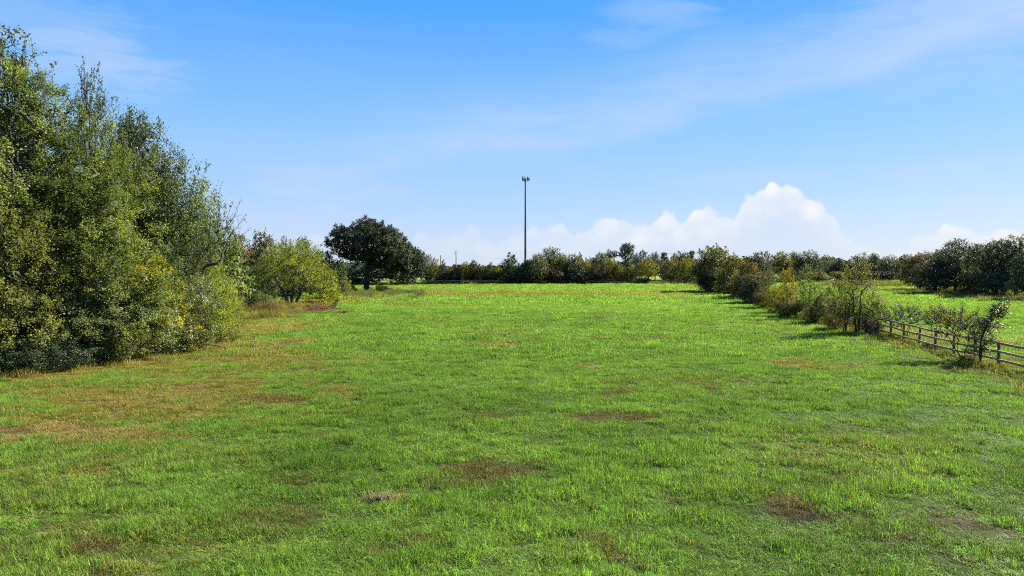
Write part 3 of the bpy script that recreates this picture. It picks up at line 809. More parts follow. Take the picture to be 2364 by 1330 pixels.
    tp_ = [8.5, 10.6, 13.0, 14.6, 15.5, 15.8, 15.1, 13.2, 10.9, 8.8, 6.6, 4.0]; bt_ = [7.2, 7.0, 6.6, 6.4, 6.4, 6.4, 6.2, 5.2, 4.2, 3.4, 2.9, 2.6]
    for i in range(150):
        x = rr.uniform(-8.0, 13.0); ym = 9.5 * math.sqrt(max(.03, 1 - ((x - 2.5) / 11.2) ** 2)); y = rr.uniform(-1, 1) * ym * .9
        t = np.interp(x, xs_, tp_); bo = np.interp(x, xs_, bt_); t = bo + (t - bo) * math.sqrt(max(.05, 1 - (y / ym) ** 2 * .85))
        s = rr.uniform(.75, 1.35); z = t - s * .75 if rr.uniform() < .62 else rr.uniform(bo + s * .6, max(bo + s * .7, t - s))
        Lb.append((x, y, z, s, s, s * .72))
    Lb += [(1.0, 0, 10.0, 6.6, 6.2, 4.2), (6.8, 0, 7.2, 4.8, 5.2, 3.4), (-3.8, 0, 9.6, 3.8, 4.4, 2.6), (10.0, 0, 5.4, 2.6, 3.4, 2.2)]
    proto('bigoak', seed=90, lobes=Lb, n_cl=780, n_leaf=120, rc=.74, leaf=.29, aspect=.7, stems=((0, 0, 0),), stem_top=.40, H=15.6, trunk_r=.62, tip_r=.030, zmin=2.2, twigs=4, twig_r=.016, follow=.12,
          leafmat=M['l_big'], bark=M['bark_dark'], shell=.22, out_bias=1.3, wig=.22)
    # snag
    proto('snag', seed=95, lobes=[(-3.2, 0, 9.5, .9, .9, 1.6), (0.2, 0, 7.6, 1.2, 1, 1.2), (3.6, 0, 6.2, 1.3, 1, .8), (2.2, 0, 7.4, .8, .8, .8)], n_cl=13, n_leaf=0, rc=.9, leaf=.2, stems=((0, 0, 0),), stem_top=.42, H=11, trunk_r=.42,
          tip_r=.075, zmin=3, twigs=1, twig_r=.04, bark=M['bark_dark'], wig=.5)
    # hedgerow trees on the right
    for k in range(3):
        L = [(r.uniform(-.7, .7), r.uniform(-.6, .6), z, w, w, .9) for z, w in ((1.6, 1.3), (2.6, 1.5), (3.7, 1.6), (4.7, 1.2), (5.5, .7))] + [(1.5, .2, 2.6, .9, .9, .9), (-1.5, -.2, 2.4, .9, .9, .9)]
        proto('thorn%d' % k, seed=110 + k, lobes=L, n_cl=150, n_leaf=52, rc=.52, leaf=.105, stems=((-.6, 0, 0), (.5, .2, 0), (.05, -.3, 0)), stem_top=.62, H=6.2, trunk_r=.12, tip_r=.011, zmin=.7,
              whips=26, whip_len=1.2, twigs=7, twig_r=.007, leafmat=M['l_hedge'], bark=M['bark_dark'])
    for k in range(2):
        L = dome(r, 6.4, 7.6, .2, 13, (.16, .25), .9) + [(0, 0, 1.8, 2.6, 2.6, 1.8)]
        proto('densehedge%d' % k, seed=120 + k, lobes=L, n_cl=190, n_leaf=110, rc=.72, leaf=.20, stems=((0, 0, 0), (.8, .3, 0)), stem_top=.55, H=7.6, trunk_r=.17, tip_r=.014, zmin=.2, whips=14, whip_len=1.2,
              twigs=5, twig_r=.010, leafmat=M['l_hedge'], bark=M['bark_dark'])
    proto('bare0', seed=130, lobes=[(0, 0, 1.9, 1.5, 1.3, .8), (-.9, 0, 1.5, .8, .8, .6), (1.0, 0, 1.7, .9, .8, .7)], n_cl=90, n_leaf=1, rc=.34, leaf=.06, stems=((-.5, 0, 0), (.4, .1, 0), (0, -.3, 0)), stem_top=.42, H=2.8,
          trunk_r=.045, tip_r=.011, zmin=.7, whips=40, whip_len=.65, twigs=7, twig_r=.011, leafmat=M['l_hedgedk'], bark=M['bark_dark'])
    proto('bare1', seed=131, lobes=[(-.8, 0, 2.1, 1.3, 1.0, .8), (-1.5, 0, 2.4, .8, .8, .6), (.3, 0, 1.9, .9, .8, .8), (.9, 0, 2.0, .8, .7, .7)], n_cl=120, n_leaf=12, rc=.34, leaf=.075, stems=((-.9, 0, 0), (-.3, .1, 0), (.3, -.2, 0)), stem_top=.5, H=3.1,
          trunk_r=.042, tip_r=.011, zmin=.5, whips=44, whip_len=.7, twigs=7, twig_r=.011, leafmat=M['l_hedge'], bark=M['bark_dark'])
    proto('sapling', seed=132, lobes=[(.1, 0, 1.5, .45, .4, .6), (.35, 0, 2.3, .5, .4, .6), (.75, 0, 3.0, .28, .28, .5), (0, 0, .9, .4, .4, .3)], n_cl=70, n_leaf=32, rc=.28, leaf=.085, stems=((.25, 0, 0),), stem_top=.72, H=3.6, trunk_r=.05, tip_r=.006,
          zmin=.5, whips=12, whip_len=.55, twigs=4, twig_r=.005, leafmat=M['l_hedgedk'], bark=M['bark_dark'])
    # far trees
    for k in range(4):
        proto('round%d' % k, seed=140 + k, lobes=dome(r, 8.2, 9.0, 1.2 + .5 * (k % 2), 15, (.15, .24), .8), n_cl=150, n_leaf=44, rc=.85, leaf=.33, stem_top=.5, H=9, trunk_r=.22, tip_r=.025, zmin=1.3, twigs=3, twig_r=.02,
              leafmat=M['l_far'], bark=M['bark_dark'], out_bias=1.0, aspect=.65)
    for k in range(2):
        L = [(0, 0, z, w, w, 1.3) for z, w in ((1.2, 2.3), (2.6, 2.5), (4.0, 2.2), (5.3, 1.7), (6.5, 1.1), (7.4, .6))]
        proto('cedar%d' % k, seed=150 + k, lobes=L, n_cl=150, n_leaf=60, rc=.70, leaf=.28, aspect=.45, stem_top=.85, H=8, trunk_r=.18, tip_r=.02, zmin=.2, twigs=4, twig_r=.015, whips=18, whip_len=.7, leafmat=M['l_cedar'], bark=M['bark_dark'])
    for k in range(2):
        proto('airy%d' % k, seed=160 + k, lobes=dome(r, 8, 10, 3.0, 12, (.12, .2), .9), n_cl=120, n_leaf=16, rc=.85, leaf=.30, stem_top=.5, H=10, trunk_r=.24, tip_r=.035, zmin=3, twigs=6, twig_r=.025, whips=20, whip_len=1.1,
              leafmat=M['l_far'], bark=M['bark_grey'])
    for k in range(3):
        L = dome(r, 6.0, 5.2, .1, 10, (.18, .28), .85)
        proto('bush%d' % k, seed=170 + k, lobes=L, n_cl=120, n_leaf=50, rc=.66, leaf=.27, stems=((0, 0, 0), (.6, .2, 0)), stem_top=.4, H=5.2, trunk_r=.10, tip_r=.015, zmin=.15, twigs=4, twig_r=.012, whips=16, whip_len=.9,
              leafmat=M['l_far'], bark=M['bark_dark'])
    for k in range(2):                                       # spreading low-branched trees of the back fence
        L = [(0, 0, 4.2, 2.8, 2.6, 2.2), (-1.8, 0, 3.4, 1.7, 1.7, 1.5), (1.9, 0, 3.5, 1.8, 1.7, 1.6), (.3, 0, 6.0, 1.6, 1.6, 1.2)]
        proto('fencetree%d' % k, seed=180 + k, lobes=L, n_cl=130, n_leaf=46, rc=.75, leaf=.27, aspect=.5, stems=((-.9, 0, 0), (.8, 0, 0), (0, .4, 0)), stem_top=.45, H=7.2, trunk_r=.17, tip_r=.018, zmin=1.5, twigs=5, twig_r=.014, whips=16,
              whip_len=.9, leafmat=M['l_faryel'], bark=M['bark_dark'], sag=.14)
    # two-headed tall tree
    proto('twohead', seed=190, lobes=[(2.6, 0, 11.2, 2.6, 2.4, 2.4), (1.4, 0, 9.2, 1.6, 1.6, 1.5), (3.6, 0, 9.0, 1.2, 1.4, 1.4), (-3.0, 0, 9.6, 1.9, 1.8, 1.4), (-4.4, 0, 8.8, 1.4, 1.3, 1.0), (-1.2, 0, 9.9, 1.2, 1.2, .9)], n_cl=130, n_leaf=60, rc=.75, leaf=.34,
          stems=((-1.6, 0, 0), (1.8, 0, 0)), stem_top=.55, H=13.5, trunk_r=.34, tip_r=.05, zmin=6.5, twigs=3, twig_r=.03, leafmat=M['l_fardark'], bark=M['bark_dark'], out_bias=1.2)
    # oaks of the right-hand grove
    for k in range(3):
        proto('grove%d' % k, seed=200 + k, lobes=dome(r, 9.6, 11, 1.5, 24, (.12, .20), .75) + [(0, 0, 3.6, 4.2, 4.0, 2.0)], n_cl=260, n_leaf=62, rc=.72, leaf=.27, aspect=.65, stem_top=.5, H=11, trunk_r=.28, tip_r=.025, zmin=1.6, twigs=3, twig_r=.02,
              leafmat=M['l_grove'], bark=M['bark_dark'], out_bias=1.2, shell=.24)
    proto('pompine', seed=210, lobes=[(0, 0, 9.3, 1.3, 1.3, .8), (-.8, 0, 8.2, .9, .9, .5), (.9, 0, 8.0, .9, .9, .5)], n_cl=44, n_leaf=50, rc=.55, leaf=.28, stem_top=.8, H=10, trunk_r=.16, tip_r=.03, zmin=6, twigs=3, leafmat=M['l_fardark'], bark=M['bark_dark'])


build_protos()


def plant(name, key, label, cat, px, d, top, width, group=None, mat=None, rot=0.0, flip=1, depth=None, bark=None, dz=0.0):
    """stand a tree at distance d below column px, its top at row `top`, its crown `width` pixels across"""
    p = PROTO[key]; x0, x1, zt, y0, y1 = p['ext']
    X = (px - 1182) / FPX * d; Hm = EYE + (HOR - top) / FPX * d; Wm = width / FPX * d
    gzv = float(gz(np.array([X]), np.array([d]))[0]) + dz
    sx = Wm / (x1 - x0); sz = (Hm - gzv) / zt; sy = sx if depth is None else depth / FPX * d / (y1 - y0)
    e = bpy.data.objects.new(name, None); COL.objects.link(e); e.empty_display_size = .5
    e.location = (X, d, gzv); e.rotation_euler = (0, 0, rot); e.scale = (sx * flip, sy, sz)
    tag(e, label, cat, group)
    t = link('trunk', p['wood'], e)
    if bark:
        t.material_slots[0].link = 'OBJECT'; t.material_slots[0].material = M[bark]
    if p['leaves']:
        c = link('crown', p['leaves'], e)
        if mat:
            c.material_slots[0].link = 'OBJECT'; c.material_slots[0].material = M[mat]
    return e

# ------------------------------------------------------------------ the wood on the left
GW = 'trees of the left hand wood'
WOOD = [
    # key, label, px, d, top, width, mat, rot, flip
    ('elm0', 'tallest airy elm at the left edge of the picture, sparse shoots against the sky', -30, 36.0, 92, 330, None, .3, 1),
    ('elm1', 'tall yellow green elm with thin bare shoots, second from the left edge', 105, 38.5, 165, 290, None, 1.2, 1),
    ('elm2', 'tall elm right below the sparse leader of the skyline', 215, 41.0, 228, 215, None, 2.0, 1),
    ('leftoak', 'dark round headed oak behind the elms, its top against the sky', 340, 47.0, 272, 185, None, .5, 1),
    ('elm0', 'olive elm below the dark round headed oak on its near side', 285, 43.0, 335, 230, None, 3.0, 1),
    ('leaner', 'leaning elm at the right end of the left wood', 405, 46.5, 385, 205, None, 0, 1),
    ('elm1', 'shaded elm filling the wood behind the tallest elm', 40, 50.0, 260, 330, 'l_oak_and_shade', .9, 1),  # darker leaves than the front elms paint in the interior shade
    ('elm2', 'shaded elm filling the wood behind the dark oak', 300, 58.0, 400, 260, 'l_oak_and_shade', .4, 1),  # shade put into the leaf colour here too
    ('round1', 'low shaded tree at the back of the wood by the sloping crown end', 455, 60.0, 480, 170, 'l_elm', 1.4, 1),
    ('elm0', 'broad elm standing lowest in the middle of the wood front', 190, 37.5, 395, 300, None, 4.2, 1),
]
for k, l, px, d, top, w, mt, ro, fl in WOOD:
    plant('elm_tree' if 'elm' in k or k == 'leaner' else 'oak_tree' if 'oak' in k else 'tree', k, l, 'tree', px, d, top, w, GW, mt, ro, fl)
plant('bare_branched_tree', 'barespray', 'half bare tree with dark limbs rising right over the yellow green bushes', 'tree', 385, 43.0, 445, 150, GW, None, 0, 1)

plant('bare_branched_tree', 'leader0', 'sparse dark twigged leader sticking out of the elms against the sky', 'tree', 212, 39.5, 142, 92, GW, None, .4)
plant('bare_branched_tree', 'leader1', 'sparse twiggy treetop at the far left reaching highest into the sky', 'tree', 48, 36.0, 68, 130, GW, None, 1.4)

GU = 'understorey trees and shrubs of the left wood'
UNDER = [  # low left bushes: shade of the dark hollow painted as dark leaves
    ('under0', 'olive yellow small tree at the left edge below the tallest elm', 20, 33.5, 470, 250, None, .4),
    ('under1', 'brownish yellow small tree left of the middle of the wood front', 135, 35.0, 520, 240, 'l_olive', 1.6),
    ('under2', 'olive green small tree in the middle of the wood front', 255, 37.0, 500, 240, 'l_elm', 2.2),
    ('under0', 'small tree with yellow autumn sprays below the leaning elm', 335, 39.0, 590, 190, 'l_yellow', 3.3),
    ('under1', 'grey green glossy small tree at the right of the wood front', 405, 41.5, 585, 190, 'l_privet', .9),
    ('under2', 'bright yellow green small tree at the right end of the wood', 478, 46.5, 585, 130, 'l_mesq', 1.2),
    ('under1', 'olive bush at the corner where the wood turns away', 505, 52.0, 600, 110, 'l_elm', 2.9),
    ('under0', 'green bush low under the brownish yellow small tree', 90, 35.5, 640, 200, 'l_oak_and_shade', 5.0),  # dark leaf colour stands for the shaded hollow
    ('under2', 'glossy green bush under the olive green small tree', 215, 36.0, 650, 210, 'l_privet', 4.1),
    ('under1', 'yellow leaved bush between glossy green bushes in the wood front', 305, 37.5, 655, 170, 'l_olive', 2.4),
    ('shrub0', 'low dark shrub at the bottom left corner of the wood', 15, 32.2, 790, 130, 'l_oak_and_shade', .2),  # dark by leaf colour, painting the shade at the wood foot
    ('shrub1', 'dark low shrub second along the wood foot from the left', 110, 33.2, 770, 160, 'l_oak_and_shade', 1.0),
    ('shrub0', 'small leaved shrub third along the wood foot from the left', 205, 35.2, 760, 120, 'l_oak_and_shade', 2.0),
    ('shrub1', 'pale small leaved shrub at the middle of the wood foot', 270, 35.6, 735, 120, 'l_weed', 3.0),
    ('shrub0', 'dark grey green shrub with small leaves near the fallen branch', 360, 38.0, 690, 150, None, 4.0),
    ('shrub1', 'yellowish shrub beside the fallen branch at the wood foot', 430, 40.5, 715, 130, 'l_hedge', 5.0),
    ('shrub0', 'light green shrub at the right foot of the left wood', 465, 42.5, 690, 120, 'l_mesq', .6),
    ('shrub1', 'low yellow green weed bush where the mown grass meets the wood', 500, 44.5, 735, 90, 'l_weed', 1.5),
]
for k, l, px, d, top, w, mt, ro in UNDER:
    plant('small_tree' if k.startswith('under') else 'shrub', k, l, 'shrub' if k.startswith('shrub') else 'bush', px, d, top, w, GU, mt, ro)

# ------------------------------------------------------------------ between the wood and the big oak
GM = 'trees between the left wood and the big oak'
MID = [
    ('tree', 'round2', 'brown green tree crown just right of the leaning elm', 553, 118, 540, 70, 'l_brown', 0, .2),
    ('tree', 'round0', 'flat topped olive brown tree left of the dead snag', 606, 128, 536, 76, 'l_brown', 0, 1.0),
    ('tree', 'round3', 'small olive tree just left of the dead snag', 664, 132, 548, 46, 'l_far', 0, .5),
    ('tree', 'round1', 'olive tree behind the dead snag', 702, 140, 550, 60, 'l_far', 0, 2.5),
    ('tree', 'round2', 'low olive tree between the dead snag and the big oak', 745, 150, 578, 70, 'l_far', 0, 3.1),
    ('cedar_tree', 'cedar0', 'dark blue green cedar left of the wispy yellow tree', 552, 84, 590, 75, None, 0, .3),
    ('cedar_tree', 'cedar1', 'dark cedar half behind the wispy yellow tree', 598, 104, 572, 80, 'l_cedar', 0, 1.3),
    ('bush', 'bush0', 'brown green bush on the wood edge left of the dark cedar', 525, 72, 610, 80, 'l_brown', 0, .8),
    ('bush', 'bush1', 'dark leafy bush at the right flank of the wispy yellow tree', 770, 112, 600, 66, 'l_hedgedk', 0, 2.1),
    ('bush', 'bush2', 'low dark thicket under the left side of the wispy yellow tree', 590, 106, 640, 110, 'l_hedgedk', 0, 1.1),
    ('bush', 'bush0', 'shaded thicket behind the trunk of the wispy yellow tree', 680, 118, 610, 130, 'l_cedar', 0, 3.0),
    ('bush', 'bush1', 'yellow green bush under the right side of the wispy yellow tree', 752, 101, 650, 56, 'l_mesq', 0, 4.0),
    ('shrub', 'shrub0', 'small orange brown shrub among the weeds left of the wispy tree trunk', 598, 84, 672, 52, 'l_olive', 0, 1.0),
    ('shrub', 'shrub1', 'pale leaved low shrub in front of the red brown brush heap', 700, 77, 719, 80, 'l_weed', 0, 1.4),
    ('shrub', 'bush2', 'small dark bush left of the big oak trunk', 812, 142, 656, 22, 'l_hedgedk', 0, .5),
    ('shrub', 'bush0', 'thin olive bush between the wispy tree and the big oak trunk', 793, 132, 636, 40, 'l_olive', 0, .5),
    ('shrub', 'shrub1', 'green low scrub right of the big oak trunk', 882, 145, 658, 34, 'l_weed', 0, .5),
    ('shrub', 'shrub0', 'low scrub patch farthest right under the big oak', 930, 138, 669, 70, 'l_privet', 0, .9),
]
for nm, k, l, px, d, top, w, mt, _, ro in MID:
    plant(nm, k, l, nm.split('_')[-1], px, d, top, w, GM, mt, ro)
plant('wispy_tree', 'wispy', 'wispy yellow green tree forking low into dark spreading limbs', 'tree', 672, 96, 556, 190, GM)
plant('dead_tree', 'snag', 'dead tree with bare antler like limbs above the wispy yellow tree', 'tree', 716, 124, 540, 64, GM)
plant('big_oak', 'bigoak', 'large solitary dark oak with a domed crown over the pasture', 'tree', 846, 151, 507, (lambda e: (e[1] - e[0]) * FPX / 151)(PROTO['bigoak']['ext']))
plant('sapling', 'sapling', 'thin dark sapling beside the red brown brush heap', 'sapling', 769, 82, 688, 24, None, 'l_hedgedk', 1.0)
plant('sapling', 'sapling', 'small dark green sprig at the right tip of the brush heap', 'sapling', 796, 76.5, 716, 18, None, 'l_privet', 2.0)

# ------------------------------------------------------------------ trees along the back fence
GB = 'trees along the back fence'
BACK = [
    ('bush', 'bush0', 'dark thicket behind the left side of the big oak', 775, 206, 610, 90, 'l_fardark', .4),
    ('bush', 'bush1', 'dark thicket behind the big oak trunk', 850, 207, 606, 110, 'l_fardark', 1.0),
    ('bush', 'bush2', 'dark thicket behind the right side of the big oak', 930, 208, 604, 100, 'l_fardark', 2.0),
    ('tree', 'airy0', 'thin tree with a bare sprig top right beside the big oak', 990, 220, 590, 22, 'l_far', .7),
    ('tree', 'fencetree0', 'light yellow green narrow tree left of the first utility pole', 1004, 216, 600, 28, 'l_faryel', .2),
    ('cedar_tree', 'cedar0', 'small dark cedar at the first utility pole from the left', 1023, 215, 604, 24, 'l_fardark', .2),
    ('bush', 'bush1', 'low yellow bush between the two left utility poles', 1036, 216, 621, 28, 'l_faryel', .9),
    ('bush', 'bush2', 'low maroon bush at the foot of the second utility pole', 1053, 216, 617, 34, 'l_maroon', 1.9),
    ('tree', 'fencetree1', 'bright yellow tree right of the second utility pole', 1073, 216, 608, 36, 'l_faryel', 1.1),
    ('tree', 'round0', 'green yellow tree in the middle of the low back hedge', 1092, 217, 605, 30, 'l_far', 2.1),
    ('bush', 'bush0', 'low brown green bush in the back hedge left of the pointed tree', 1110, 216, 614, 28, 'l_far', 3.1),
    ('tree', 'cedar1', 'pointed green tree in the low back hedge', 1131, 216, 610, 30, 'l_far', .4),
    ('bush', 'bush1', 'last low yellow bush before the big dark cedar clump', 1149, 217, 618, 24, 'l_faryel', .4),
    ('cedar_tree', 'cedar0', 'broad dark spiky cedar just left of the cell tower', 1180, 214, 589, 56, 'l_cedar', 1.4),
    ('cedar_tree', 'cedar1', 'lower dark cedar at the foot of the cell tower', 1212, 214, 606, 44, 'l_cedar', .4),
    ('tree', 'round2', 'round tree with a sunlit yellow right side, right of the cell tower', 1240, 214, 591, 48, 'l_far', .9),
    ('tree', 'round1', 'tall grey brown tree behind the back hedge, highest right of the cell tower', 1274, 226, 573, 52, 'l_far', .1),
    ('tree', 'round3', 'olive brown tree between the tallest grey tree and the crossarm pole', 1296, 220, 591, 42, 'l_hedge', 1.9),
    ('bush', 'bush2', 'maroon shaded bush below the tallest grey brown tree', 1275, 214, 620, 50, 'l_maroon', 2.9),
    ('tree', 'round0', 'yellow olive tree right of the crossarm pole', 1323, 218, 592, 46, 'l_far', .6),
    ('tree', 'fencetree0', 'yellow green tree in front of the small pointed top', 1352, 216, 600, 44, 'l_faryel', .4),
    ('tree', 'cedar1', 'small pointed top that pokes out of the back hedge', 1339, 228, 585, 26, 'l_fardark', 2.1),
    ('bush', 'bush0', 'dark thicket low below the small pointed top', 1335, 213, 619, 60, 'l_fardark', 1.6),
    ('tree', 'round2', 'olive tree at the left foot of the two headed tree', 1388, 222, 589, 52, 'l_far', 3.6),
    ('tree', 'fencetree1', 'maroon dark tree with forked trunks at the back fence', 1376, 213, 609, 50, 'l_maroon', .1),
    ('tree', 'fencetree0', 'yellow topped fork trunked tree in front of the two headed tree', 1412, 215, 599, 42, 'l_faryel', 3.1),
    ('tree', 'fencetree1', 'brown dark tree with open trunks right of the maroon tree', 1430, 214, 612, 38, 'l_hedge', 2.2),
    ('tree', 'twohead', 'tall tree with two separate crowns on bare forked limbs', 1430, 250, 563, 64, 'l_fardark', 0),
    ('tree', 'airy1', 'grey airy half bare tree right of the two headed tree', 1482, 246, 579, 36, 'l_fardark', .8),
    ('tree', 'fencetree0', 'slender tree with a thin forked trunk near the gap in the hedge', 1458, 214, 612, 32, 'l_far', 1.0),
    ('tree', 'fencetree1', 'small pointed yellow green tree alone in the gap of the hedge', 1497, 214, 601, 54, 'l_faryel', 1.7),
    ('bush', 'bush1', 'dark low bush under the small pointed yellow green tree', 1487, 213.5, 645, 34, 'l_fardark', .5),
    ('tree', 'round1', 'blue dark tree behind the small pointed yellow green tree', 1512, 252, 588, 34, 'l_fardark', 1.5),
    ('pine_tree', 'pompine', 'dark pine with a pompom top behind the hedge', 1533, 258, 584, 18, None, .5),
    ('tree', 'round3', 'dark round tree behind the spreading yellow trees', 1562, 256, 584, 46, 'l_fardark', 2.5),
    ('tree', 'round0', 'dark tree behind the end of the back hedge', 1585, 262, 588, 40, 'l_fardark', 3.5),
    ('pine_tree', 'pompine', 'small pine top just left of the nearest big hedge tree', 1597, 250, 580, 14, None, 1.5),
    ('tree', 'fencetree0', 'spreading olive tree, left one of the pair at the hedge end', 1550, 211, 598, 50, 'l_far', .3),
    ('tree', 'fencetree1', 'spreading tree with a yellow right side, right one of the pair at the hedge end', 1583, 209, 596, 52, 'l_faryel', .1),
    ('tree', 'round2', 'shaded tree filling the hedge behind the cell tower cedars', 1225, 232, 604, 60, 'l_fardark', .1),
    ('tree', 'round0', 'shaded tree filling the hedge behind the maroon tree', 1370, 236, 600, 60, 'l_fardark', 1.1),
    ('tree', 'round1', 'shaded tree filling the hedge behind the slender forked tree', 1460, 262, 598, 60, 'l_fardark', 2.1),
]
for nm, k, l, px, d, top, w, mt, ro in BACK:
    plant(nm, k, l, nm.split('_')[-1], px, d, top - (4 if top > 586 else 1), w * 1.08, GB, mt, ro)
_t = ['', 'twenty', 'thirty']; _o = ['first', 'second', 'third', 'fourth', 'fifth', 'sixth', 'seventh', 'eighth', 'ninth', 'tenth', 'eleventh', 'twelfth', 'thirteenth', 'fourteenth',
      'fifteenth', 'sixteenth', 'seventeenth', 'eighteenth', 'nineteenth', 'twentieth']
ORD = _o + ['twenty ' + w for w in _o[:9]] + ['thirtieth'] + ['thirty ' + w for w in _o[:9]]
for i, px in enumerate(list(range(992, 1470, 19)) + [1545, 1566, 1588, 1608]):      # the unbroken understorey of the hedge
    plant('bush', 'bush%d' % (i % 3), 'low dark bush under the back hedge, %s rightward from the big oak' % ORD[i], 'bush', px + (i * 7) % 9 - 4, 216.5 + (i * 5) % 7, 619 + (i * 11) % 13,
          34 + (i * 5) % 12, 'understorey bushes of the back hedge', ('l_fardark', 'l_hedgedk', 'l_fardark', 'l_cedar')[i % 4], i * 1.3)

# ------------------------------------------------------------------ overgrown fence hedge on the right
GH = 'trees grown up along the right fence'
HEDGE = [
    ('tree', 'densehedge0', 'largest leafy tree at the far end of the right fence hedge', 1645, 143, 570, 100, 'l_hedge', .2),
    ('tree', 'densehedge1', 'olive tree right behind the largest hedge tree', 1690, 128, 590, 80, 'l_hedge', 1.2),
    ('bush', 'densehedge0', 'dark dense bush at the foot of the largest hedge tree', 1660, 138, 618, 90, 'l_hedgedk', 2.2),
    ('bush', 'densehedge1', 'brown olive bush in the middle of the hedge', 1728, 107, 606, 78, 'l_brown', 3.2),
    ('bush', 'densehedge0', 'dark bush with a shaded face in the middle of the hedge', 1742, 95, 634, 76, 'l_hedgedk', 4.2),
    ('tree', 'thorn0', 'yellow leaved thorn tree left of the orange tree', 1772, 86, 616, 62, 'l_hedge', .2),
    ('bush', 'under0', 'yellow green bush low in front of the orange tree', 1802, 75, 660, 76, 'l_yellow', 1.2),
    ('tree', 'thorn1', 'thin tree with an orange yellow crown', 1822, 70, 614, 62, 'l_orange', .6),
    ('tree', 'thorn2', 'sparse dark stemmed tree right beside the orange tree', 1866, 66, 612, 74, 'l_olive', .5),
    ('shrub', 'shrub0', 'dark green shrub at the hedge foot below the orange tree', 1818, 67.5, 692, 66, 'l_hedgedk', .5),
    ('bush', 'bush1', 'tangled bramble low under the middle of the hedge', 1712, 112, 645, 70, 'l_hedgedk', .5),
    ('bush', 'shrub1', 'brown bramble at the foot of the dark shaded hedge bush', 1765, 83, 676, 62, 'l_brown', 1.5),
    ('bush', 'shrub0', 'low olive bramble between the orange tree and its sparse neighbour', 1846, 66.5, 695, 60, 'l_hedge', 2.5),
    ('bush', 'shrub1', 'low tangle at the foot of the open yellow olive bush', 1885, 61.5, 705, 66, 'l_olive', 3.5),
    ('bush', 'shrub0', 'low tangle left of the tallest sparse fence tree stems', 1932, 54, 715, 60, 'l_brown', 4.5),
    ('bush', 'under1', 'open yellow olive bush between the two sparse fence trees', 1908, 60, 662, 80, 'l_olive', 2.5),
    ('tree', 'thorn0', 'tallest sparse tree with several dark stems where the open fence begins', 1982, 51, 588, 118, 'l_hedge', .1),
    ('bush', 'thorn1', 'yellow leaved bush around the stems of the tallest sparse fence tree', 1952, 51.5, 640, 90, 'l_hedge', 2.1),
    ('shrub', 'shrub1', 'dark low shrub at the right foot of the tallest sparse fence tree', 2012, 49.5, 735, 50, 'l_maroon', .9),
    ('shrub', 'bare0', 'bare twiggy bush reaching right from the tallest sparse fence tree', 2020, 50.5, 690, 70, 'l_hedge', 1.9),
    ('shrub', 'bare0', 'bare fan shaped thorn bush behind the fence rails', 2092, 48.5, 698, 104, None, .1),
    ('shrub', 'bare1', 'wide half bare bush reaching over the nearest fence rails', 2228, 36.4, 700, 165, None, .1),
    ('sapling', 'sapling', 'dark leafy sapling standing in front of the nearest fence rails', 2264, 34.9, 690, 96, None, .1),
    ('shrub', 'shrub0', 'brown dry brush at the foot of the leafy fence sapling', 2238, 35.6, 822, 46, 'l_brown', .1),
    ('shrub', 'shrub1', 'low brown brush below the nearest fence post', 2330, 33, 862, 90, 'l_brown', 1.1),
    ('shrub', 'shrub0', 'dark brown brush heaped round a fence post base', 2146, 42, 792, 34, 'l_maroon', 2.1),
]
for nm, k, l, px, d, top, w, mt, ro in HEDGE:
    plant(nm, k, l, nm, px, d, top, w, GH, mt, ro)

# ------------------------------------------------------------------ oak grove in the right pasture
GG = 'oaks of the right hand grove'
GROVE = [
    ('oak_tree', 'grove0', 'brown topped tree at the left end of the right grove', 2124, 150, 590, 80, 'l_brown', .2),
    ('oak_tree', 'grove1', 'low dark oak leaning out at the left end of the right grove', 2160, 128, 602, 96, None, .9),
    ('oak_tree', 'grove2', 'tall round headed oak, first high crown of the right grove', 2205, 128, 556, 100, None, 1.9),
    ('oak_tree', 'grove0', 'oak with a dipping crown between the two highest grove oaks', 2262, 121, 566, 76, None, 2.9),
    ('oak_tree', 'grove1', 'dark oak with a broad shaded front in the right grove', 2300, 113, 558, 90, None, 3.9),
    ('oak_tree', 'grove2', 'highest olive oak near the right edge of the picture', 2345, 112, 548, 92, 'l_far', .4),
    ('oak_tree', 'grove0', 'low green oak cut by the right edge of the picture', 2372, 102, 585, 74, None, 1.4),
    ('small_tree', 'bush0', 'brownish leafy small tree under the middle of the right grove', 2248, 116, 622, 56, 'l_brown', 1.4),
    ('small_tree', 'bush1', 'dull bush under the front of the right grove', 2290, 110, 640, 60, 'l_grove', 2.4),
    ('oak_tree', 'grove1', 'shaded oak deep behind the first high crown of the grove', 2180, 146, 578, 90, None, 2.2),
    ('oak_tree', 'grove2', 'shaded oak deep behind the dipping crown of the grove', 2240, 140, 574, 100, None, 3.0),
    ('oak_tree', 'grove0', 'shaded oak deep behind the highest olive grove oak', 2320, 132, 566, 110, None, 4.0),
]
for nm, k, l, px, d, top, w, mt, ro in GROVE:
    plant(nm, k, l, 'tree', px, d, top, w, GG, mt, ro)

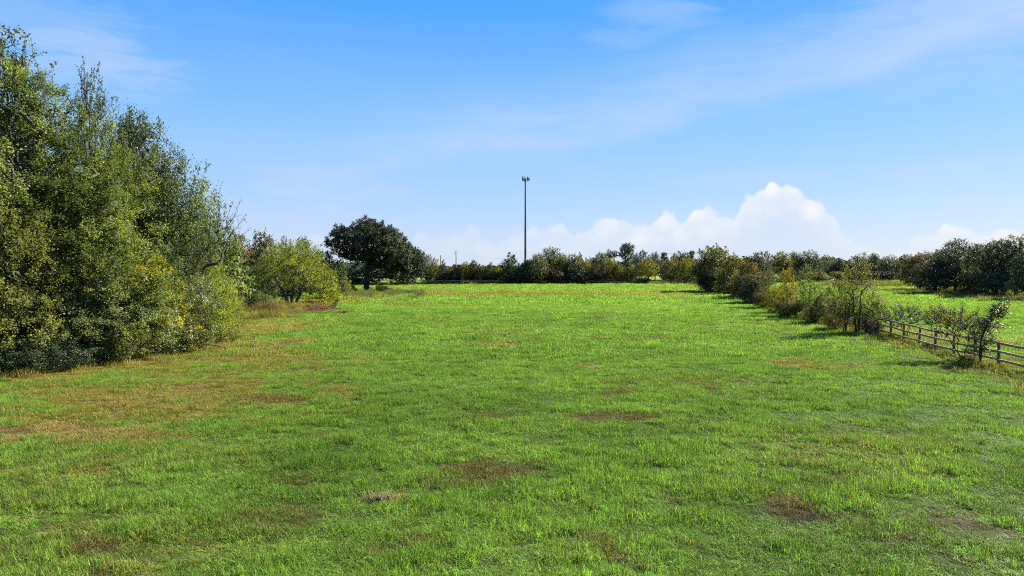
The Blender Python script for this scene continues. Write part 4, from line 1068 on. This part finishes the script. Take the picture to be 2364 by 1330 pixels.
# ------------------------------------------------------------------ far treeline of the right pasture
GF = 'far trees beyond the right pasture'
FAR = [
    ('round0', 'olive tree just right of the largest hedge tree in the far line', 1738, 236, 592, 44, 'l_far', .2),
    ('airy0', 'open crowned far tree with sky between its limbs', 1762, 236, 581, 50, 'l_far', .9),
    ('round1', 'yellow green far tree right of the open crowned one', 1803, 240, 583, 56, 'l_far', 1.9),
    ('round2', 'pale green far tree left of the highest dark far crown', 1832, 242, 584, 48, 'l_far', 2.9),
    ('round3', 'highest dark far crown above the sparse dark stemmed tree', 1866, 238, 580, 56, 'l_fardark', 3.9),
    ('airy1', 'grey airy far tree in the dip of the skyline', 1907, 246, 590, 36, 'l_far', .2),
    ('round0', 'low dark far tree left of the tallest sparse fence tree', 1938, 244, 600, 48, 'l_fardark', 1.2),
    ('round1', 'dark far tree behind the tallest sparse fence tree', 1978, 240, 592, 54, 'l_fardark', 2.2),
    ('round2', 'dark far tree right of the tallest sparse fence tree', 2018, 232, 588, 52, 'l_fardark', 3.2),
    ('round3', 'dark far tree in the shaded far line left of the grove', 2056, 224, 592, 56, 'l_grove', 4.2),
    ('round0', 'blue dark far tree touching the left end of the grove', 2095, 215, 590, 56, 'l_grove', 5.2),
    ('round1', 'far tree just behind the left end of the grove', 2135, 205, 584, 60, 'l_grove', .6),
    ('bush0', 'grey low bush in the far line under the open crowned tree', 1770, 226, 628, 70, 'l_fardark', .3),
    ('bush1', 'grey green low bush in the far line above the orange tree', 1830, 226, 622, 66, 'l_fardark', 1.3),
    ('bush2', 'pale low bush in the far line left of the white tank', 1885, 228, 628, 60, 'l_far', 2.3),
    ('bush0', 'low bush in the far line above the white tank', 1930, 229, 628, 56, 'l_far', 3.3),
    ('bush1', 'low bush in the far line behind the tallest sparse fence tree', 1980, 228, 624, 60, 'l_fardark', 4.3),
    ('bush2', 'shaded low bush in the far line left of the grove', 2040, 220, 626, 70, 'l_fardark', 5.3),
]
for k, l, px, d, top, w, mt, ro in FAR:
    nm = 'bush' if k.startswith('bush') else 'tree'
    plant(nm, k, l, nm, px, d, top, w, GF, mt, ro)


def far_wood():
    """distant wood that reads as one mass behind everything: clumps of foliage at real places"""
    r = np.random.default_rng(77)
    lp = []; lt = []; nr = []
    for band, (y0, n) in enumerate([(300, 150), (380, 120)]):
        for i in range(n):
            x = -330 + 760 * (i + r.uniform(-.4, .4)) / n
            y = y0 + r.normal(0, 12) + (0 if x < 110 else -30); h = r.uniform(4.0, 6.0) + (1.2 if x > 110 else 0); w = r.uniform(4, 7)
            if -60 < x < 40: h *= .6
            g = float(gz(np.array([x]), np.array([y]))[0])
            m = 260
            d = r.normal(0, 1, (m, 3)); d /= np.linalg.norm(d, axis=1, keepdims=True)
            q = d * (r.uniform(0, 1, (m, 1)) ** .3) * [w, w * .8, h * .55] * (1 + .25 * np.sin(d[:, :1] * 5 + i) * np.cos(d[:, 1:2] * 4))
            lp.append(q + [x, y, g + h * .52]); nr.append(d); lt.append(np.clip(r.uniform(.15, .6) + r.normal(0, .15, m), 0, 1))
    lp = np.concatenate(lp); nr = np.concatenate(nr); lt = np.concatenate(lt); k = len(lp)
    nr = nr + r.normal(0, .6, (k, 3)); nr /= np.linalg.norm(nr, axis=1, keepdims=True)
    a = np.cross(nr, r.normal(0, 1, (k, 3))); a /= np.linalg.norm(a, axis=1, keepdims=True); b = np.cross(nr, a)
    s = r.uniform(.6, 1.2, (k, 1))
    V = np.stack([lp - a * s, lp + b * s * .6, lp + a * s, lp - b * s * .6], 1).reshape(-1, 3); i = np.arange(k) * 4
    me = np_mesh('far_wood', V, [np.stack([i, i + 1, i + 2, i + 3], 1)], M['l_fardark'], {'tint': ('FLOAT', 'FACE', lt)})
    tag(link('far_wood', me), 'distant dark wood along the skyline behind the pasture trees', None, None, 'stuff')


far_wood()

# ------------------------------------------------------------------ fences
def fence(name, label, p0, p1, ph, rails, rail_h, rail_t, post_w, side, seed, step=2.44, group=None):
    r = np.random.default_rng(seed)
    p0 = np.array(p0, float); p1 = np.array(p1, float); L = np.linalg.norm(p1 - p0); n = int(L / step); u = (p1 - p0) / L; nn = np.array([-u[1], u[0]]) * side
    root = bpy.data.objects.new(name, None); COL.objects.link(root); root.location = (p0[0], p0[1], 0); tag(root, label, 'fence')
    ang = math.atan2(u[1], u[0])
    pm = []
    for k in range(3):                                        # three slightly different posts
        h = ph; k0 = post_w / 2
        zz = [-.3, h * .5, h - .02, h]; rr = [k0 * 1.04, k0, k0 * .97, k0 * .80]
        th = np.arange(8) * math.pi / 4 + math.pi / 8
        v = np.concatenate([np.stack([q * np.cos(th) * (1 + r.normal(0, .05, 8)), q * np.sin(th) * (1 + r.normal(0, .05, 8)), np.full(8, z)], 1) for z, q in zip(zz, rr)])
        i = np.arange(3)[:, None] * 8; j = np.arange(8)[None]; f = np.stack([i + j, i + (j + 1) % 8, i + 8 + (j + 1) % 8, i + 8 + j], -1).reshape(-1, 4)
        pm.append(np_mesh('post', v, [f, np.arange(24, 32)[None]], M['post'], None, False))
    rm = []
    for k in range(4):                                        # rails: rounded-edge boards with a little bow
        xs = np.linspace(0, 1, 5); bow = r.normal(0, .012)
        a, c, e = rail_t / 2, rail_h / 2, min(rail_t, rail_h) * .22
        prof = np.array([(-a, -c + e), (-a + e, -c), (a - e, -c), (a, -c + e), (a, c - e), (a - e, c), (-a + e, c), (-a, c - e)])
        v = np.concatenate([np.column_stack([np.full(8, x * (step - .012)), prof[:, 0], prof[:, 1] - bow * 4 * x * (1 - x)]) for x in xs])
        i = np.arange(4)[:, None] * 8; j = np.arange(8)[None]; f = np.stack([i + j, i + 8 + j, i + 8 + (j + 1) % 8, i + (j + 1) % 8], -1).reshape(-1, 4)
        rm.append(np_mesh('rail', v, [f, np.arange(8)[None], np.arange(32, 40)[::-1][None]], M['wood'], None, False))
    P = [p0 + u * step * i for i in range(n + 1)]
    zs = [float(gz(np.array([p[0]]), np.array([p[1]]))[0]) for p in P]
    for i, p in enumerate(P):
        o = link('post', pm[r.integers(0, 3)], root, (p[0] - p0[0], p[1] - p0[1], zs[i]))
        o.rotation_euler = (r.normal(0, .018), r.normal(0, .018), ang + r.normal(0, .1))
        if i < n:
            off = nn * (post_w / 2 + rail_t / 2 - .01)
            for h in rails:
                z0 = zs[i] + h + r.normal(0, .015); z1 = zs[i + 1] + h + r.normal(0, .015)
                q = link('rail', rm[r.integers(0, 4)], root, (p[0] - p0[0] + off[0] + u[0] * .006, p[1] - p0[1] + off[1] + u[1] * .006, z0))
                q.rotation_euler = (r.normal(0, .03), -math.atan2(z1 - z0, step), ang)
    return root


ys0 = 24.3 - .0
fence('wooden_fence', 'weathered three rail wooden fence running away on the right of the pasture', (fence_x(19.5), 19.5), (fence_x(205), 205),
      1.30, (.36, .77, 1.19), .105, .075, .145, 1, 301)
fence('back_fence', 'dark three rail wooden fence along the back of the pasture under the trees', (-112, 213.4), (59, 213.4), 1.45, (.42, .86, 1.30), .15, .06, .17, -1, 302)

# ------------------------------------------------------------------ cell tower
def cell_tower():
    px, d = 1213, 300.0; X = (px - 1182) / FPX * d; g = float(gz(np.array([X]), np.array([d]))[0]); T = EYE + (HOR - 409) / FPX * d - g
    root = bpy.data.objects.new('cell_tower', None); COL.objects.link(root); root.location = (X, d, g)
    tag(root, 'tall slim grey blue steel monopole cell tower behind the back hedge', 'cell tower')
    Hm = T - 1.1
    z = [0, .2, .21, Hm * .25, Hm * .252, Hm * .5, Hm * .502, Hm * .75, Hm * .752, Hm]
    rr = [.62, .62, .52, .475, .455, .41, .39, .345, .33, .27]
    v, f = tube_arrays([(np.array([(0, 0, q) for q in z]), rr, 12)]); link('mast', np_mesh('mast', v, [f], M['steel'], None, False), root)
    # triangular antenna platform
    paths = []; zc = Hm - .2
    cor = [np.array([math.cos(a), math.sin(a), 0]) * 1.8 for a in (R(100), R(220), R(340))]
    for i in range(3):
        a, b = cor[i], cor[(i + 1) % 3]
        for dz in (-.05, .55):
            paths.append((np.array([a + [0, 0, zc + dz], b + [0, 0, zc + dz]]), [.05, .05], 6))
        paths.append((np.array([[0, 0, zc - .2], a * 1.0 + [0, 0, zc - .05]]), [.07, .06], 6))
    th = np.linspace(0, 2 * math.pi, 13)
    paths.append((np.stack([.5 * np.cos(th), .5 * np.sin(th), np.full(13, zc)], 1), [.06] * 13, 6))
    v, f = tube_arrays(paths); link('platform', np_mesh('platform', v, [f], M['steel']), root)
    q, f = box_arrays((0, 0, 0), (.32, .16, 1.9)); pv = q
    fr = np.array([[0, 0, 1]])
    pm = np_mesh('antenna', pv, [f], M['panel'])
    q, f = box_arrays((0, 0, 0), (.30, .2, .5)); rm = np_mesh('radio_unit', q, [f], M['panel'])
    v, f = tube_arrays([(np.array([(0, .18, -1.15), (0, .18, 1.15)]), [.035, .035], 6)]); mm = np_mesh('mounting_pipe', v, [f], M['steel'])
    for i in range(3):
        a, b = cor[i], cor[(i + 1) % 3]; nrm = (a + b) / 2; yaw = math.atan2(nrm[1], nrm[0]) + math.pi / 2
        for k, t in enumerate((.08, .42, .80)):
            p = a + (b - a) * t; p = p * (1 + .18 / np.linalg.norm(p))
            o = link('antenna', pm, root, (p[0], p[1], zc + .35)); o.rotation_euler = (R(3), 0, yaw)
            o = link('mounting_pipe', mm, root, (p[0], p[1], zc + .35)); o.rotation_euler = (0, 0, yaw)
            if k != 1:
                pr = p * .84; o = link('radio_unit', rm, root, (pr[0], pr[1], zc + .25)); o.rotation_euler = (0, 0, yaw)
    v, f = tube_arrays([(np.array([(.1, 0, Hm - .1), (.1, 0, Hm + 1.1)]), [.03, .015], 5)]); link('lightning_rod', np_mesh('lightning_rod', v, [f], M['steel']), root)


cell_tower()


def utility_pole(label, px, d, top, arm=None, lamp=False):
    X = (px - 1182) / FPX * d; g = float(gz(np.array([X]), np.array([d]))[0]); T = EYE + (HOR - top) / FPX * d - g
    root = bpy.data.objects.new('utility_pole', None); COL.objects.link(root); root.location = (X, d, g); tag(root, label, 'utility pole', 'utility poles behind the back hedge')
    v, f = tube_arrays([(np.array([(0, 0, -.3), (0, 0, T * .5), (0, 0, T)]), [.21, .185, .15], 8)]); link('post', np_mesh('post', v, [f], M['pole']), root)
    if arm:
        q, f = box_arrays((arm[0], -.2, T - arm[1]), (arm[2], .12, .14)); link('crossarm', np_mesh('crossarm', q, [f], M['pole']), root)
        for s in (-1, 0, 1):
            v, f = tube_arrays([(np.array([(arm[0] + s * arm[2] * .45, -.2, T - arm[1] + .07), (arm[0] + s * arm[2] * .45, -.2, T - arm[1] + .34)]), [.05, .06], 6)])
            link('insulator', np_mesh('insulator', v, [f], M['panel']), root)
    return Vector((X, d, g + T))


U = [utility_pole('bare topped utility pole nearest the big oak', 1017, 290, 589),
     utility_pole('tall utility pole with a small side bracket left of the cell tower', 1053, 262, 578, (-.35, 1.0, 1.0)),
     utility_pole('short utility pole top just right of the cell tower', 1231.5, 300, 587),
     utility_pole('thick utility pole top beside the tallest grey brown tree', 1258, 285, 571.5),
     utility_pole('utility pole with a wide crossarm like a cross', 1291.5, 300, 582.5, (0, .75, 2.0)),
     utility_pole('faint farthest utility pole with a crossarm right of the cross shaped one', 1300.5, 345, 584, (0, 1.2, 2.0))]


def power_line(label, a, b, sag, k):
    t = np.linspace(0, 1, 17)[:, None]; a = np.array(a) - [0, 0, k]; b = np.array(b) - [0, 0, k]
    p = a * (1 - t) + b * t; p[:, 2] -= sag * 4 * (t * (1 - t))[:, 0]
    v, f = tube_arrays([(p, [.018] * 17, 4)]); o = link('power_line', np_mesh('power_line', v, [f], M['cable'])); tag(o, label, 'power line', 'power lines between the utility poles')


power_line('thin sagging wire between the two utility poles left of the cell tower', U[0], U[1], 1.2, .9)
power_line('thin wire from the side bracket pole to the pole just right of the cell tower', U[1], U[2], 2.0, .5)
power_line('thin wire between the thick pole top and the cross shaped pole', U[3], U[4], .8, .5)
power_line('thin wire between the two crossarm poles', U[4], U[5], .8, .7)

# ------------------------------------------------------------------ white tank on its skids at the far side of the right pasture
def tank():
    px, d = 1921, 218.0; X = (px - 1182) / FPX * d; g = float(gz(np.array([X]), np.array([d]))[0])
    root = bpy.data.objects.new('water_tank', None); COL.objects.link(root); root.location = (X, d, g); root.rotation_euler = (0, 0, .2)
    tag(root, 'small white round topped tank at the far side of the right pasture', 'tank')
    prof = [(0, .0), (.60, .0), (.64, .06), (.64, .80), (.62, 1.0), (.52, 1.16), (.32, 1.28), (.13, 1.32), (.12, 1.39), (0, 1.40)]
    th = np.arange(20) * 2 * math.pi / 20
    v = np.concatenate([np.stack([q * np.cos(th), q * np.sin(th), np.full(20, z)], 1) for q, z in prof]); n = len(prof)
    i = np.arange(n - 1)[:, None] * 20; j = np.arange(20)[None]; f = np.stack([i + j, i + (j + 1) % 20, i + 20 + (j + 1) % 20, i + 20 + j], -1).reshape(-1, 4)
    link('shell', np_mesh('shell', v, [f], M['white'], None, True), root)
    V = []; F = []; b = 0
    for y in (-.35, .35):
        q, f = box_arrays((0, y, -.06), (1.5, .14, .14), b); V.append(q); F.append(f); b += 8
    link('skid', np_mesh('skid', np.concatenate(V), F, M['pole']), root)
    tr = bpy.data.objects.new('water_trough', None); COL.objects.link(tr); tr.location = (X - 1.9, d + .3, g); tag(tr, 'long low grey trough left beside the white tank', 'trough')
    V = []; F = []; b = 0
    for c, s in [((0, 0, .09), (1.9, .7, .06)), ((0, -.37, .33), (1.9, .04, .52)), ((0, .37, .33), (1.9, .04, .52)), ((-.97, 0, .33), (.04, .78, .52)), ((.97, 0, .33), (.04, .78, .52))]:
        q, f = box_arrays(c, s, b); V.append(q); F.append(f); b += 8
    link('basin', np_mesh('basin', np.concatenate(V), F, M['steel']), tr)


tank()

# ------------------------------------------------------------------ brush heap, fallen branch, dead tuft
def brush_heap():
    r = np.random.default_rng(401); cx, cy = G(735, 717)
    paths = []
    for i in range(800):
        x = cx + r.normal(0, 1.7); y = cy + r.normal(0, 1.7); h = max(.05, 1.15 * math.exp(-((x - cx) / 2.0) ** 2 - ((y - cy) / 2.0) ** 2))
        z = float(gz(np.array([x]), np.array([y]))[0]) + r.uniform(-.02, h); a = r.uniform(0, 6.28); L = r.uniform(.3, 1.0)
        d = np.array([math.cos(a), math.sin(a), r.normal(0, .35)]) * L
        p = np.array([x, y, z]); paths.append((np.array([p - d / 2, p + r.normal(0, .05, 3), p + d / 2]), [.018, .022, .008], 3))
    v, f = tube_arrays(paths); v[:, 2] = np.maximum(v[:, 2], -.05)
    m = rough_mat('red_brown_brush', (.11, .045, .022), (.25, .115, .05), 2)
    v -= [cx, cy, 0]
    o = link('brush_heap', np_mesh('brush_heap', v, [f], m), None, (cx, cy, 0)); tag(o, 'low heap of red brown dead brush in front of the wispy tree', 'brush heap')
    cx, cy = G(475, 812); paths = []
    main = np.array([(-1.3, .2, .08), (-.7, .0, .32), (0, -.1, .40), (.6, .05, .30), (1.25, .1, .12)]); paths.append((main, [.07, .06, .05, .04, .02], 6))
    for i in range(12):
        s = main[r.integers(0, 4)] + r.normal(0, .1, 3); e = s + np.array([r.normal(0, .5), r.normal(0, .4), r.uniform(-.1, .4)]); paths.append((np.array([s, (s + e) / 2 + r.normal(0, .05, 3), e]), [.025, .018, .008], 4))
    v, f = tube_arrays(paths); o = link('fallen_branch', np_mesh('fallen_branch', v, [f], M['bark_grey'], None, True), None, (cx, cy, float(gz(np.array([cx]), np.array([cy]))[0])))
    tag(o, 'pale fallen branch lying arched in the grass at the wood foot', 'branch')


brush_heap()


def dead_tuft():
    cx, cy = G(878, 1152); r = np.random.default_rng(402); n = 180
    a = r.uniform(0, 6.28, n); L = r.uniform(.12, .34, n); d = np.stack([np.cos(a), np.sin(a), np.zeros(n)], 1)
    root = np.stack([r.normal(0, .19, n), r.normal(0, .12, n), np.zeros(n)], 1); side = np.stack([-d[:, 1], d[:, 0], np.zeros(n)], 1) * .007
    mid = root + d * (L * .45)[:, None] + np.array([0, 0, 1]) * (L * .55)[:, None]; tip = root + d * L[:, None] + np.array([0, 0, 1]) * (L * r.uniform(-.05, .5, n))[:, None]
    v = np.stack([root - side, root + side, mid + side * .8, mid - side * .8, tip], 1).reshape(-1, 3); i = np.arange(n) * 5
    m = rough_mat('dead_straw', (.105, .088, .036), (.20, .165, .08), 4)
    o = link('dead_grass_tuft', np_mesh('dead_grass_tuft', v, [np.stack([i, i + 1, i + 2, i + 3], 1), np.stack([i + 3, i + 2, i + 4], 1)], m), None, (cx, cy, float(gz(np.array([cx]), np.array([cy]))[0]) + .03))
    o.scale = (.9, .9, .55)
    tag(o, 'flattened pale straw tuft in the green grass of the near pasture', 'grass tuft')


dead_tuft()
